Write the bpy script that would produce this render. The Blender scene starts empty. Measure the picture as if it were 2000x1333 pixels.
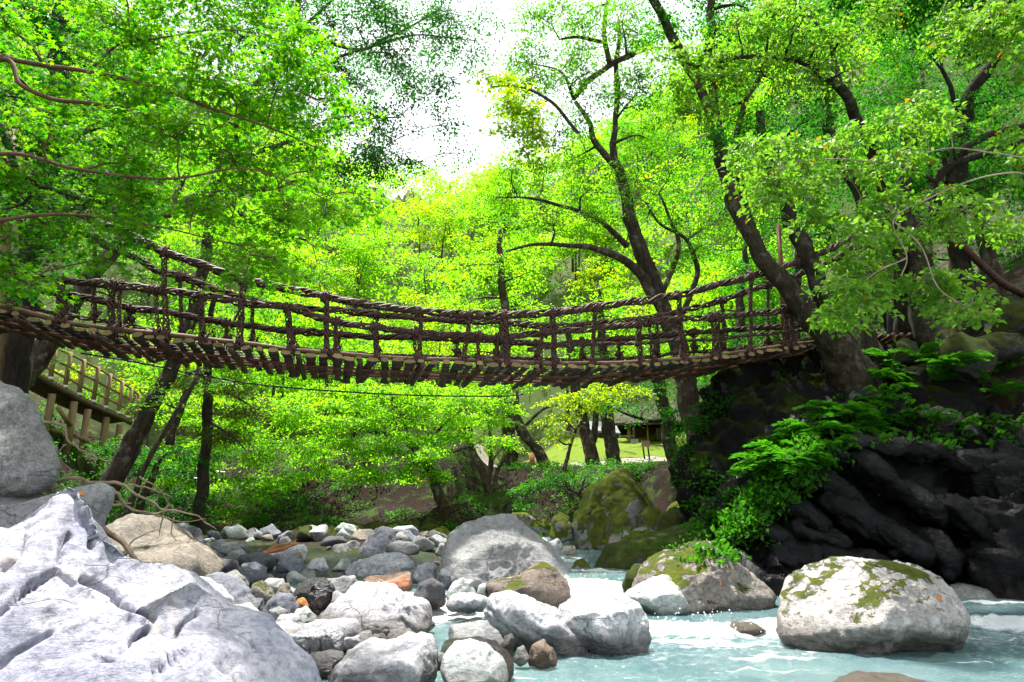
import bpy, bmesh, math, random
import numpy as np
from mathutils import Vector, Matrix

sc = bpy.context.scene
# ---------------------------------------------------------------- camera
FPX = 1333.33
CAMZ = 1.5
PITCH = math.atan(324.0 / 1333.33)
cam_d = bpy.data.cameras.new('camera')
cam_d.sensor_width = 36.0; cam_d.lens = 24.0
cam_d.clip_start = 0.05; cam_d.clip_end = 2000.0
cam = bpy.data.objects.new('camera', cam_d)
sc.collection.objects.link(cam)
cam.location = (0, 0, CAMZ)
cam.rotation_euler = (math.pi / 2 + PITCH, 0, 0)
sc.camera = cam
# ---------------------------------------------------------------- sky, sun, exposure
SUN_DIR = Vector((-0.12, 0.26, 0.96)).normalized()          # towards the sun
SUN_ELEV = math.asin(SUN_DIR.z)
SUN_AZ = math.atan2(SUN_DIR.x, SUN_DIR.y)                     # clockwise from +Y
world = bpy.data.worlds.new('World'); sc.world = world; world.use_nodes = True
wn = world.node_tree.nodes; wl = world.node_tree.links
for n in list(wn): wn.remove(n)
w_out = wn.new('ShaderNodeOutputWorld')
w_sky = wn.new('ShaderNodeTexSky'); w_sky.sky_type = 'NISHITA'; w_sky.sun_disc = False
w_sky.sun_elevation = SUN_ELEV; w_sky.sun_rotation = SUN_AZ
w_bg = wn.new('ShaderNodeBackground'); w_bg.inputs[1].default_value = 0.12
wl.new(w_sky.outputs[0], w_bg.inputs[0])
# thin bright cloud veil over the whole sky
w_cl = wn.new('ShaderNodeBackground'); w_cl.inputs[0].default_value = (0.95, 0.97, 1.0, 1); w_cl.inputs[1].default_value = 0.72
w_no = wn.new('ShaderNodeTexNoise'); w_no.inputs['Scale'].default_value = 2.2; w_no.inputs['Detail'].default_value = 5
w_tc = wn.new('ShaderNodeTexCoord'); wl.new(w_tc.outputs['Generated'], w_no.inputs['Vector'])
w_mr = wn.new('ShaderNodeMapRange'); w_mr.inputs[1].default_value = .3; w_mr.inputs[2].default_value = .7
w_mr.inputs[3].default_value = .72; w_mr.inputs[4].default_value = 1.0
wl.new(w_no.outputs[0], w_mr.inputs[0])
w_mx = wn.new('ShaderNodeMixShader'); wl.new(w_mr.outputs[0], w_mx.inputs[0])
wl.new(w_bg.outputs[0], w_mx.inputs[1]); wl.new(w_cl.outputs[0], w_mx.inputs[2])
wl.new(w_mx.outputs[0], w_out.inputs[0])

sun_d = bpy.data.lights.new('sun', 'SUN'); sun_d.energy = 5.0; sun_d.angle = math.radians(2.0)
sun_d.color = (1.0, 0.95, 0.87)
sun = bpy.data.objects.new('sun', sun_d); sc.collection.objects.link(sun)
sun.rotation_euler = SUN_DIR.to_track_quat('Z', 'Y').to_euler()
sun.location = (0, 0, 60)

sc.view_settings.view_transform = 'Standard'; sc.view_settings.look = 'None'
sc.view_settings.gamma = 1.0; sc.view_settings.use_curve_mapping = False
sc.view_settings.exposure = 1.4
cy = sc.cycles
cy.max_bounces = 6; cy.diffuse_bounces = 3; cy.glossy_bounces = 2; cy.transmission_bounces = 4
cy.transparent_max_bounces = 6; cy.use_denoising = True; cy.caustics_reflective = False; cy.caustics_refractive = False
cy.sample_clamp_indirect = 6.0

# ---------------------------------------------------------------- helpers
cP, sP = math.cos(PITCH), math.sin(PITCH)
CAM = np.array([0, 0, CAMZ])
def ray(px, py):
    u = (px - 1000.0) / FPX; v = (666.5 - py) / FPX
    return np.array([u, cP - v * sP, sP + v * cP])
def P(px, py, Y):
    """point of the photograph's pixel at ground distance Y"""
    d = ray(px, py); return CAM + d * (Y / d[1])
def Pz(px, py, z):
    d = ray(px, py); return CAM + d * ((z - CAMZ) / d[2])
def mpp(px, py, Y):
    """metres per photograph pixel there"""
    d = ray(px, py); t = Y / d[1]
    return t / FPX
def to_px(p):
    q = np.asarray(p) - CAM
    c = q[..., 1] * cP + q[..., 2] * sP; v = -q[..., 1] * sP + q[..., 2] * cP
    return 1000 + FPX * q[..., 0] / c, 666.5 - FPX * v / c

_perm = np.random.RandomState(7).permutation(256); _perm = np.concatenate([_perm, _perm, _perm])
_grad = np.random.RandomState(8).normal(size=(256, 3)); _grad /= np.linalg.norm(_grad, axis=1)[:, None]
def perlin(p):
    p = np.asarray(p, dtype=np.float64)
    i = np.floor(p).astype(np.int64); f = p - i; i &= 255
    w = f * f * f * (f * (f * 6 - 15) + 10)
    r = np.zeros(p.shape[:-1])
    for dx in (0, 1):
        a = _perm[i[..., 0] + dx]; wx = w[..., 0] if dx else 1 - w[..., 0]
        for dy in (0, 1):
            b = _perm[a + i[..., 1] + dy]; wy = w[..., 1] if dy else 1 - w[..., 1]
            for dz in (0, 1):
                g = _grad[_perm[b + i[..., 2] + dz]]; wz = w[..., 2] if dz else 1 - w[..., 2]
                r += wx * wy * wz * (g[..., 0] * (f[..., 0] - dx) + g[..., 1] * (f[..., 1] - dy) + g[..., 2] * (f[..., 2] - dz))
    return r * 1.5
def fbm(p, octv=4, gain=.5, lac=2.03):
    p = np.asarray(p); a = 1.0; s = 0
    for k in range(octv):
        s = s + a * perlin(p + 17.3 * k); p = p * lac; a *= gain
    return s
def ridged(p, octv=4):
    a = 1.0; s = 0; p = np.asarray(p)
    for k in range(octv):
        s = s + a * (1 - 2 * np.abs(perlin(p + 9.1 * k))); p = p * 2.1; a *= .5
    return s
def sstep(x, a=0.0, b=1.0):
    t = np.clip((np.asarray(x, float) - a) / (b - a), 0, 1); return t * t * (3 - 2 * t)

def link(o): sc.collection.objects.link(o); return o
def mesh_np(name, V, F, smooth=True):
    """V (n,3); F (m,3) or (m,4) or a list of both kinds"""
    Fs = [np.asarray(f, dtype=np.int32) for f in (F if isinstance(F, list) else [F])]
    me = bpy.data.meshes.new(name)
    V = np.ascontiguousarray(V, dtype=np.float32)
    me.vertices.add(len(V)); me.vertices.foreach_set('co', V.ravel())
    loops = np.concatenate([f.ravel() for f in Fs])
    tot = np.concatenate([np.full(len(f), f.shape[1], np.int32) for f in Fs])
    start = np.concatenate([[0], np.cumsum(tot)[:-1]]).astype(np.int32)
    me.loops.add(len(loops)); me.loops.foreach_set('vertex_index', loops.astype(np.int32))
    me.polygons.add(len(tot)); me.polygons.foreach_set('loop_start', start); me.polygons.foreach_set('loop_total', tot)
    me.update(calc_edges=True)
    me.polygons.foreach_set('use_smooth', np.full(len(tot), smooth))
    return me
def obj(name, me, m=None, parent=None, loc=None):
    o = bpy.data.objects.new(name, me); link(o)
    if m is not None and len(me.materials) == 0: me.materials.append(m)
    if parent is not None: o.parent = parent
    if loc is not None: o.location = tuple(float(c) for c in loc)
    return o
def tag(o, label=None, cat=None, group=None, kind=None):
    if label: o['label'] = label
    if cat: o['category'] = cat
    if group: o['group'] = group
    if kind: o['kind'] = kind
    return o
def empty(name, loc, label, cat, group=None):
    o = bpy.data.objects.new(name, None); link(o); o.empty_display_size = .2
    o.location = tuple(float(c) for c in loc)
    return tag(o, label, cat, group)
class MB:
    """collects vertices and faces"""
    def __init__(s): s.V = []; s.T = []; s.Q = []; s.n = 0
    def add(s, V, T=None, Q=None):
        V = np.asarray(V, float)
        if T is not None and len(T): s.T.append(np.asarray(T) + s.n)
        if Q is not None and len(Q): s.Q.append(np.asarray(Q) + s.n)
        s.V.append(V); s.n += len(V); return s
    def mesh(s, name, smooth=True):
        F = []
        if s.T: F.append(np.concatenate(s.T))
        if s.Q: F.append(np.concatenate(s.Q))
        return mesh_np(name, np.concatenate(s.V), F, smooth)
    def build(s, name, m, parent=None, smooth=True):
        """world-space geometry; parent is an Empty without rotation"""
        V = np.concatenate(s.V)
        if parent is not None:
            off = np.array(parent.location)
            if parent.parent is not None: off = off + np.array(parent.parent.location)
            V = V - off; s.V = [V]
        return obj(name, s.mesh(name, smooth), m, parent)
def frames(pts):
    pts = np.asarray(pts, float)
    T = np.gradient(pts, axis=0); T /= np.linalg.norm(T, axis=1)[:, None] + 1e-9
    ref = np.array([.31, .9, .29]) if abs(T[:, 2]).mean() > .6 else np.array([0.05, .1, 1.0])
    A = np.cross(T, ref); A /= np.linalg.norm(A, axis=1)[:, None] + 1e-9
    B = np.cross(A, T); return T, A, B
def tube(mb, pts, rad, sides=6, cap=True, rough=0.0, seed=0, flare=None):
    pts = np.asarray(pts, float); n = len(pts)
    rad = np.broadcast_to(np.asarray(rad, float), (n,)).copy()
    T, A, B = frames(pts)
    an = np.arange(sides) * 2 * math.pi / sides
    R = rad[:, None] * np.ones(sides)[None]
    if rough > 0:
        q = np.stack([np.broadcast_to(np.cos(an) * 1.3, (n, sides)), np.broadcast_to(np.sin(an) * 1.3, (n, sides)),
                      np.broadcast_to((np.arange(n) * .35)[:, None], (n, sides))], -1) + seed * 3.7
        R = R * (1 + rough * fbm(q, 3))
    V = pts[:, None] + R[..., None] * (np.cos(an)[None, :, None] * A[:, None] + np.sin(an)[None, :, None] * B[:, None])
    V = V.reshape(-1, 3)
    i = np.arange(n - 1)[:, None] * sides; j = np.arange(sides)[None]; k = (j + 1) % sides
    Q = np.stack([i + j, i + k, i + sides + k, i + sides + j], -1).reshape(-1, 4)
    Tr = []
    if cap:
        V = np.concatenate([V, pts[:1], pts[-1:]])
        c0 = n * sides; c1 = c0 + 1
        for a in range(sides):
            b = (a + 1) % sides
            Tr.append((c0, b, a)); Tr.append((c1, (n - 1) * sides + a, (n - 1) * sides + b))
    mb.add(V, Tr, Q)
    return mb
def crom(pts, m=8):
    """Catmull-Rom through the points (any number of columns)"""
    p = np.asarray(pts, float); n = len(p)
    if n == 2: return p[0] + (p[1] - p[0]) * np.linspace(0, 1, m + 1)[:, None]
    q = np.concatenate([2 * p[:1] - p[1:2], p, 2 * p[-1:] - p[-2:-1]])
    t = np.linspace(0, 1, m, endpoint=False)[:, None]; out = []
    for i in range(n - 1):
        a, b, c, d = q[i], q[i + 1], q[i + 2], q[i + 3]
        out.append(.5 * (2 * b + (c - a) * t + (2 * a - 5 * b + 4 * c - d) * t ** 2 + (3 * b - a - 3 * c + d) * t ** 3))
    out.append(p[-1:]); return np.concatenate(out)
def box(mb, c, size, ax=(1, 0, 0), up=(0, 0, 1)):
    ax = np.asarray(ax, float); ax /= np.linalg.norm(ax); up = np.asarray(up, float)
    s = np.cross(up, ax); s /= np.linalg.norm(s); up = np.cross(ax, s)
    h = np.array(size) / 2.0
    V = [np.asarray(c) + ax * h[0] * i + s * h[1] * j + up * h[2] * k for i in (-1, 1) for j in (-1, 1) for k in (-1, 1)]
    mb.add(V, None, [(0, 1, 3, 2), (4, 6, 7, 5), (0, 4, 5, 1), (2, 3, 7, 6), (0, 2, 6, 4), (1, 5, 7, 3)]); return mb

# ---------------------------------------------------------------- materials
def newmat(name):
    m = bpy.data.materials.new(name); m.use_nodes = True
    nt = m.node_tree; nt.nodes.clear()
    return m, nt.nodes, nt.links
def nd(N, t, **kw):
    n = N.new(t)
    for k, v in kw.items():
        if k.startswith('i_'): n.inputs[k[2:].replace('_', ' ')].default_value = v
        else: setattr(n, k, v)
    return n
def rgb(c): return (c[0], c[1], c[2], 1.0)
def ramp(N, L, src, a, b, lo=0.0, hi=1.0):
    r = N.new('ShaderNodeMapRange'); r.interpolation_type = 'SMOOTHSTEP'
    r.inputs[1].default_value = a; r.inputs[2].default_value = b; r.inputs[3].default_value = lo; r.inputs[4].default_value = hi
    L.new(src, r.inputs[0]); return r.outputs[0]
def mixc(N, L, fac, a, b, mode='MIX'):
    m = N.new('ShaderNodeMix'); m.data_type = 'RGBA'; m.blend_type = mode
    if isinstance(fac, (int, float)): m.inputs[0].default_value = fac
    else: L.new(fac, m.inputs[0])
    for s, v in ((6, a), (7, b)):
        if isinstance(v, tuple): m.inputs[s].default_value = rgb(v)
        else: L.new(v, m.inputs[s])
    return m.outputs[2]
def mth(N, L, op, a, b=None):
    m = N.new('ShaderNodeMath'); m.operation = op
    for s, v in ((0, a), (1, b)):
        if v is None: continue
        if isinstance(v, (int, float)): m.inputs[s].default_value = v
        else: L.new(v, m.inputs[s])
    return m.outputs[0]
def noise(N, L, vec, scale, detail=5, rough=.55, dist=0.0):
    n = N.new('ShaderNodeTexNoise'); n.inputs['Scale'].default_value = scale; n.inputs['Detail'].default_value = detail
    n.inputs['Roughness'].default_value = rough; n.inputs['Distortion'].default_value = dist
    if vec is not None: L.new(vec, n.inputs['Vector'])
    return n.outputs[0]
def vmap(N, L, vec, scale=(1, 1, 1), rot=(0, 0, 0)):
    m = N.new('ShaderNodeMapping'); m.inputs['Scale'].default_value = scale; m.inputs['Rotation'].default_value = rot
    L.new(vec, m.inputs['Vector']); return m.outputs[0]
def bump(N, L, h, dist, strength=1.0, prev=None):
    b = N.new('ShaderNodeBump'); b.inputs['Distance'].default_value = dist; b.inputs['Strength'].default_value = strength
    L.new(h, b.inputs['Height'])
    if prev is not None: L.new(prev, b.inputs['Normal'])
    return b.outputs[0]
def objcoord(N, L):
    """object position, shifted by a random amount for each object"""
    tc = N.new('ShaderNodeTexCoord'); oi = N.new('ShaderNodeObjectInfo')
    v = N.new('ShaderNodeVectorMath'); v.operation = 'ADD'
    s = N.new('ShaderNodeVectorMath'); s.operation = 'SCALE'; s.inputs[0].default_value = (31.0, 17.0, 23.0)
    L.new(oi.outputs['Random'], s.inputs['Scale'])
    L.new(tc.outputs['Object'], v.inputs[0]); L.new(s.outputs[0], v.inputs[1])
    return v.outputs[0], oi.outputs['Random']
def principled(N, L, col, rough, normal=None, spec=.5):
    b = N.new('ShaderNodeBsdfPrincipled'); o = N.new('ShaderNodeOutputMaterial')
    if isinstance(col, tuple): b.inputs['Base Color'].default_value = rgb(col)
    else: L.new(col, b.inputs['Base Color'])
    if isinstance(rough, (int, float)): b.inputs['Roughness'].default_value = rough
    else: L.new(rough, b.inputs['Roughness'])
    b.inputs['Specular IOR Level'].default_value = spec
    if normal is not None: L.new(normal, b.inputs['Normal'])
    L.new(b.outputs[0], o.inputs[0]); return b

MOSS_A, MOSS_B = (.085, .125, .004), (.165, .20, .006)
def mat_rock(name, ca, cb, cdark, moss=0.0, streak=1.0, crack=.5, rough=.75, scale=1.0, rot=(.5, .3, .4), wet=True, stain=None, speck=0.0, bstr=1.0, mossgreen=None, spec=.4):
    m, N, L = newmat(name)
    vec, rnd = objcoord(N, L)
    geo = N.new('ShaderNodeNewGeometry')
    big = noise(N, L, vec, 1.6 * scale, 6, .6, .4)
    col = mixc(N, L, ramp(N, L, big, .35, .65), ca, cb)
    sv = vmap(N, L, vec, (2.4 * scale, 2.4 * scale, 9.0 * scale), rot)
    st = noise(N, L, sv, 1.0, 9, .72, .5)
    col = mixc(N, L, mth(N, L, 'MULTIPLY', ramp(N, L, st, .52, .74), .75 * streak), col, cdark)
    fine = noise(N, L, vec, 20 * scale, 9, .75)
    col = mixc(N, L, ramp(N, L, fine, .40, .70, 0.0, .8), col, cdark)
    lich = noise(N, L, vec, 6 * scale, 7, .7, .5)
    col = mixc(N, L, ramp(N, L, lich, .52, .64, 0, .6), col, tuple(min(.8, 1.35 * c) for c in ca))
    if stain is not None:
        sn = noise(N, L, vec, 1.1 * scale, 5, .6, .8)
        col = mixc(N, L, ramp(N, L, sn, .56, .68, 0, .8), col, stain)
    if speck > 0:
        sp = noise(N, L, vec, 60 * scale, 4, .7)
        col = mixc(N, L, ramp(N, L, sp, .5, .62, 0, speck), col, cdark)
    vo = N.new('ShaderNodeTexVoronoi'); vo.feature = 'DISTANCE_TO_EDGE'; vo.inputs['Scale'].default_value = 1.5 * scale
    wv = N.new('ShaderNodeVectorMath'); wv.operation = 'ADD'
    nn = N.new('ShaderNodeTexNoise'); nn.inputs['Scale'].default_value = 3.0 * scale; nn.inputs['Detail'].default_value = 4
    L.new(sv if False else vec, nn.inputs['Vector'])
    sc_ = N.new('ShaderNodeVectorMath'); sc_.operation = 'SCALE'; sc_.inputs['Scale'].default_value = .4
    L.new(nn.outputs['Color'], sc_.inputs[0]); L.new(vmap(N, L, vec, (1, 1, 2.6), rot), wv.inputs[0]); L.new(sc_.outputs[0], wv.inputs[1])
    L.new(wv.outputs[0], vo.inputs['Vector'])
    gate = ramp(N, L, noise(N, L, vec, 1.3 * scale, 2), .5, .6)
    ck = mth(N, L, 'MULTIPLY', ramp(N, L, vo.outputs['Distance'], 0.0, .014, 1, 0), mth(N, L, 'MULTIPLY', gate, crack * .5))
    col = mixc(N, L, ck, col, tuple(.25 * c for c in cdark))
    hgt = mth(N, L, 'ADD', mth(N, L, 'MULTIPLY', st, .6), mth(N, L, 'MULTIPLY', fine, .35))
    hgt = mth(N, L, 'SUBTRACT', hgt, mth(N, L, 'MULTIPLY', ck, .8))
    rgh = rough
    nz = N.new('ShaderNodeSeparateXYZ'); L.new(geo.outputs['Normal'], nz.inputs[0])
    pz = N.new('ShaderNodeSeparateXYZ'); L.new(geo.outputs['Position'], pz.inputs[0])
    if wet:
        wz = mth(N, L, 'SUBTRACT', pz.outputs[2], mth(N, L, 'MULTIPLY', big, .18))
        wf = ramp(N, L, wz, .02, .28, .78, 0.0)
        col = mixc(N, L, wf, col, (.045, .03, .02))
        rgh = mth(N, L, 'SUBTRACT', rough, mth(N, L, 'MULTIPLY', wf, .6))
    if moss > 0:
        mn = noise(N, L, vec, 2.4 * scale, 7, .68, .3)
        mf = mth(N, L, 'ADD', mth(N, L, 'MULTIPLY', nz.outputs[2], .30), mn)
        mf = ramp(N, L, mf, 1.02 - .5 * moss, 1.09 - .5 * moss)
        ga, gb = mossgreen or (MOSS_A, MOSS_B)
        mcol = mixc(N, L, ramp(N, L, noise(N, L, vec, 5 * scale, 6), .35, .65), ga, gb)
        col = mixc(N, L, mf, col, mcol)
        mb_ = noise(N, L, vec, 60 * scale, 4, .8)
        hgt = mth(N, L, 'ADD', hgt, mth(N, L, 'MULTIPLY', mf, mth(N, L, 'ADD', mth(N, L, 'MULTIPLY', mb_, 1.3), .7)))
        rgh = mth(N, L, 'MAXIMUM', rgh, mf)
    bn = bump(N, L, hgt, .075 / scale, .95 * bstr)
    principled(N, L, col, rgh, bn, spec)
    return m

M = {}
M['white'] = mat_rock('white_rock', (.56, .56, .58), (.38, .385, .42), (.11, .11, .135), streak=1.0, crack=.8)
M['lilac'] = mat_rock('pale_lilac_rock', (.49, .49, .55), (.335, .345, .44), (.11, .108, .14), streak=.95, crack=.5, scale=.9, rot=(.3, .9, .2), stain=(.46, .40, .34), bstr=.9)
M['grey'] = mat_rock('grey_rock', (.25, .255, .26), (.34, .345, .345), (.10, .10, .105), streak=.8, crack=.7)
M['speck'] = mat_rock('speckled_grey_rock', (.24, .24, .235), (.33, .33, .32), (.06, .06, .06), streak=.6, speck=.6, wet=False)
M['blue'] = mat_rock('blue_grey_rock', (.125, .135, .165), (.20, .215, .26), (.06, .06, .075), streak=.8)
M['dark'] = mat_rock('dark_slate_rock', (.06, .06, .07), (.105, .105, .12), (.025, .025, .03), streak=.8)
M['black'] = mat_rock('black_wet_rock', (.012, .012, .015), (.028, .028, .036), (.006, .006, .008), streak=.5, rough=.28)
M['tan'] = mat_rock('tan_rock', (.25, .215, .17), (.18, .16, .14), (.07, .06, .045), streak=.8, moss=.15)
M['brown'] = mat_rock('brown_rock', (.20, .155, .125), (.14, .112, .095), (.05, .038, .03), streak=1.0, moss=.52)
M['green'] = mat_rock('pale_green_rock', (.40, .44, .425), (.47, .50, .49), (.17, .20, .19), streak=.7, crack=.5)
M['orange'] = mat_rock('banded_orange_rock', (.28, .225, .175), (.34, .15, .075), (.13, .10, .08), streak=.8, stain=(.38, .12, .05))
M['rust'] = mat_rock('rust_orange_stone', (.60, .20, .04), (.65, .27, .07), (.30, .08, .02), streak=.4)
M['mossy'] = mat_rock('mossy_rock', (.20, .20, .175), (.30, .30, .27), (.06, .06, .055), streak=.8, moss=1.06)
M['mossy_dark'] = mat_rock('dark_mossy_rock', (.045, .045, .042), (.08, .08, .075), (.02, .02, .02), streak=.8, moss=1.1, mossgreen=((.045, .07, .004), (.085, .11, .006)))
M['moss_white'] = mat_rock('white_rock_with_moss', (.52, .50, .49), (.42, .395, .37), (.13, .105, .09), streak=1.0, moss=.60, rot=(.2, .5, .1))
M['moss_tan'] = mat_rock('weathered_rock_with_moss', (.33, .30, .27), (.24, .21, .185), (.07, .055, .045), streak=1.0, moss=.66)
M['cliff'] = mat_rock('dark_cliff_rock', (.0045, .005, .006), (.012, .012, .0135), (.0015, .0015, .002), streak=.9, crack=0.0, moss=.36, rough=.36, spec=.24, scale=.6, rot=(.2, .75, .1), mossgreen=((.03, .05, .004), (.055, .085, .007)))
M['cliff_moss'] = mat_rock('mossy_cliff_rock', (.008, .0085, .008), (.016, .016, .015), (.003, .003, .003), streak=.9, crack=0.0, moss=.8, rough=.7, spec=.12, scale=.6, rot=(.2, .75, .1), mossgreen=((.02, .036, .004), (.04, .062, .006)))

def mat_wood(name, ca, cb, rough=.7, scale=1.0, axis_scale=(12, 12, 1.2), moss=0.0, mosscol=((.03, .05, .006), (.06, .085, .008)), bdist=.02, blotch=None):
    m, N, L = newmat(name)
    vec, rnd = objcoord(N, L)
    gv = vmap(N, L, vec, tuple(a * scale for a in axis_scale))
    g = noise(N, L, gv, 1.0, 6, .65, .5)
    col = mixc(N, L, ramp(N, L, g, .3, .7), ca, cb)
    if blotch is not None:
        col = mixc(N, L, ramp(N, L, noise(N, L, vec, 3.5 * scale, 5, .65), .52, .64), col, blotch)
    col = mixc(N, L, mth(N, L, 'MULTIPLY', rnd, .45), col, tuple(.45 * c for c in ca))
    rg = rough
    h = g
    if moss > 0:
        geo = N.new('ShaderNodeNewGeometry'); nz = N.new('ShaderNodeSeparateXYZ'); L.new(geo.outputs['Normal'], nz.inputs[0])
        mf = mth(N, L, 'ADD', mth(N, L, 'MULTIPLY', nz.outputs[2], .2), noise(N, L, vec, 2.2, 6, .65))
        mf = ramp(N, L, mf, .95 - .5 * moss, 1.08 - .5 * moss)
        col = mixc(N, L, mf, col, mixc(N, L, ramp(N, L, noise(N, L, vec, 12, 4), .35, .65), *mosscol))
        h = mth(N, L, 'ADD', g, mth(N, L, 'MULTIPLY', mf, noise(N, L, vec, 50, 4, .8)))
    principled(N, L, col, rg, bump(N, L, h, bdist, .8), .3)
    return m
M['vine'] = mat_wood('twisted_vine', (.024, .011, .009), (.125, .058, .042), .55, 2.0, (9, 9, 9), bdist=.012)
M['log'] = mat_wood('weathered_log', (.075, .037, .020), (.21, .12, .066), .65, 1.5, (2, 14, 14), bdist=.01)
M['pole'] = mat_wood('red_brown_pole', (.16, .06, .03), (.27, .11, .06), .65, 1.5, (2, 14, 14), bdist=.01)
M['bark'] = mat_wood('grey_brown_bark', (.030, .021, .014), (.115, .085, .058), .85, 1.3, (7, 7, 2), moss=.40, bdist=.09, blotch=(.24, .215, .18))
M['bark_moss'] = mat_wood('mossy_bark', (.016, .012, .007), (.060, .047, .028), .9, 1.3, (7, 7, 2), moss=.78, bdist=.10, blotch=(.10, .09, .065))
M['bark_dark'] = mat_wood('dark_bark', (.016, .012, .009), (.065, .048, .035), .9, 1.3, (7, 7, 2), moss=.25, bdist=.08)
M['bark_red'] = mat_wood('reddish_maple_bark', (.10, .050, .028), (.19, .105, .062), .8, 1.0, (7, 7, 2), bdist=.02)
M['bark_pale'] = mat_wood('pale_twig_bark', (.26, .21, .16), (.40, .34, .27), .8, 1.0, (7, 7, 7), bdist=.01)
M['drift'] = mat_wood('dry_dead_wood', (.20, .14, .09), (.34, .25, .17), .8, 1.0, (9, 9, 9), bdist=.01)
M['drift_red'] = mat_wood('orange_driftwood', (.36, .14, .05), (.5, .24, .1), .7, 1.0, (9, 9, 9), bdist=.01)
M['cedar'] = mat_wood('peeled_cedar', (.20, .13, .06), (.34, .235, .12), .7, 1.0, (10, 10, 1.5), bdist=.008)
M['cedar_dark'] = mat_wood('aged_boards', (.10, .065, .035), (.17, .115, .065), .8, 1.0, (2, 14, 14), bdist=.008)

def mat_plank():
    m, N, L = newmat('split_wood_plank')
    vec, rnd = objcoord(N, L)
    g = noise(N, L, vmap(N, L, vec, (30, 2.5, 30)), 1.0, 5, .65, .4)
    col = mixc(N, L, ramp(N, L, g, .3, .7), (.048, .034, .026), (.115, .082, .060))
    col = mixc(N, L, mth(N, L, 'MULTIPLY', rnd, .5), col, (.03, .022, .018))
    tc = N.new('ShaderNodeTexCoord'); s = N.new('ShaderNodeSeparateXYZ'); L.new(tc.outputs['Normal'], s.inputs[0])
    endf = ramp(N, L, mth(N, L, 'ABSOLUTE', s.outputs[1]), .7, .85)
    col = mixc(N, L, endf, col, mixc(N, L, rnd, (.30, .215, .10), (.16, .115, .06)))
    principled(N, L, col, .75, bump(N, L, g, .006), .3); return m
M['plank'] = mat_plank()
def mat_plain(name, col, rough=.6, var=.25, metal=0.0, scale=6.0):
    m, N, L = newmat(name)
    vec, rnd = objcoord(N, L)
    n = noise(N, L, vec, scale, 5, .6)
    c = mixc(N, L, ramp(N, L, n, .3, .7, 0, var), col, tuple(.5 * x for x in col))
    b = principled(N, L, c, rough, bump(N, L, n, .004)); b.inputs['Metallic'].default_value = metal
    return m
M['wire'] = mat_plain('black_wire', (.012, .012, .013), .5)
M['steel'] = mat_plain('pale_steel', (.55, .57, .58), .45, .2, .3)
M['concrete'] = mat_plain('concrete', (.36, .36, .34), .8)
M['roof'] = mat_plain('grey_sheet_roof', (.17, .18, .20), .6)
M['brownroof'] = mat_plain('brown_bark_roof', (.045, .030, .022), .9, .5, 0, 9)
M['redwood'] = mat_plain('red_brown_boards', (.28, .10, .045), .7)
M['whiteband'] = mat_plain('white_metal_band', (.7, .7, .7), .5)
M['skin'] = mat_plain('skin', (.45, .27, .19), .55, .1)
M['navy'] = mat_plain('navy_cloth', (.010, .016, .045), .9)
M['blackcloth'] = mat_plain('black_cloth', (.012, .012, .014), .9)
M['whitecloth'] = mat_plain('white_cloth', (.72, .72, .72), .9, .1)
M['bluecloth'] = mat_plain('blue_cloth', (.02, .09, .5), .9, .1)
M['hair'] = mat_plain('dark_hair', (.02, .015, .012), .6)
M['boardtan'] = mat_plain('weathered_sign_board', (.24, .17, .11), .8, .3)
M['signwhite'] = mat_plain('white_sign_sheet', (.75, .75, .74), .5, .08)
M['ink'] = mat_plain('black_ink', (.02, .02, .02), .6)
M['stonewall'] = mat_plain('stained_stone', (.42, .35, .30), .85, .5, 0, 3)
M['leaf_orange'] = mat_plain('orange_dead_leaf', (.55, .16, .03), .7)

def mat_leaf(name, ca, cb, ta, tb, trans=.5, yellow=0.0, rough=.45):
    m, N, L = newmat(name)
    geo = N.new('ShaderNodeNewGeometry'); r = geo.outputs['Random Per Island']
    n = noise(N, L, geo.outputs['Position'], .9, 3, .6)
    f = mth(N, L, 'ADD', mth(N, L, 'MULTIPLY', r, .6), mth(N, L, 'MULTIPLY', n, .4))
    f = ramp(N, L, f, .25, .75)
    d = mixc(N, L, f, ca, cb); t = mixc(N, L, f, ta, tb)
    if yellow > 0:
        yf = ramp(N, L, r, 1 - yellow, 1 - yellow + .002)
        d = mixc(N, L, yf, d, (.30, .17, .01)); t = mixc(N, L, yf, t, (.55, .30, .01))
    b1 = N.new('ShaderNodeBsdfPrincipled'); L.new(d, b1.inputs['Base Color']); b1.inputs['Roughness'].default_value = rough
    b1.inputs['Specular IOR Level'].default_value = .18
    b2 = N.new('ShaderNodeBsdfTranslucent'); L.new(t, b2.inputs[0])
    mx = N.new('ShaderNodeMixShader'); mx.inputs[0].default_value = trans
    L.new(b1.outputs[0], mx.inputs[1]); L.new(b2.outputs[0], mx.inputs[2])
    o = N.new('ShaderNodeOutputMaterial'); L.new(mx.outputs[0], o.inputs[0]); return m
M['leaf_maple'] = mat_leaf('fresh_maple_leaf', (.030, .125, .003), (.075, .19, .004), (.09, .46, .004), (.28, .64, .005), .55)
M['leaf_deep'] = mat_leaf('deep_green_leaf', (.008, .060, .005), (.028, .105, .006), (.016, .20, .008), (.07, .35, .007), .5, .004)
M['leaf_bright'] = mat_leaf('bright_green_leaf', (.085, .23, .018), (.17, .33, .035), (.18, .50, .015), (.32, .62, .03), .40, .012)
M['leaf_yellow'] = mat_leaf('yellow_green_leaf', (.11, .22, .003), (.19, .26, .004), (.36, .68, .005), (.62, .78, .006), .55, .01)
M['leaf_hill'] = mat_leaf('sunny_hillside_leaf', (.05, .18, .005), (.12, .25, .008), (.18, .60, .008), (.45, .78, .012), .66, .010)
M['leaf_mid'] = mat_leaf('mid_green_leaf', (.032, .13, .004), (.080, .20, .007), (.09, .42, .006), (.24, .58, .008), .5, .006)
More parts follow.
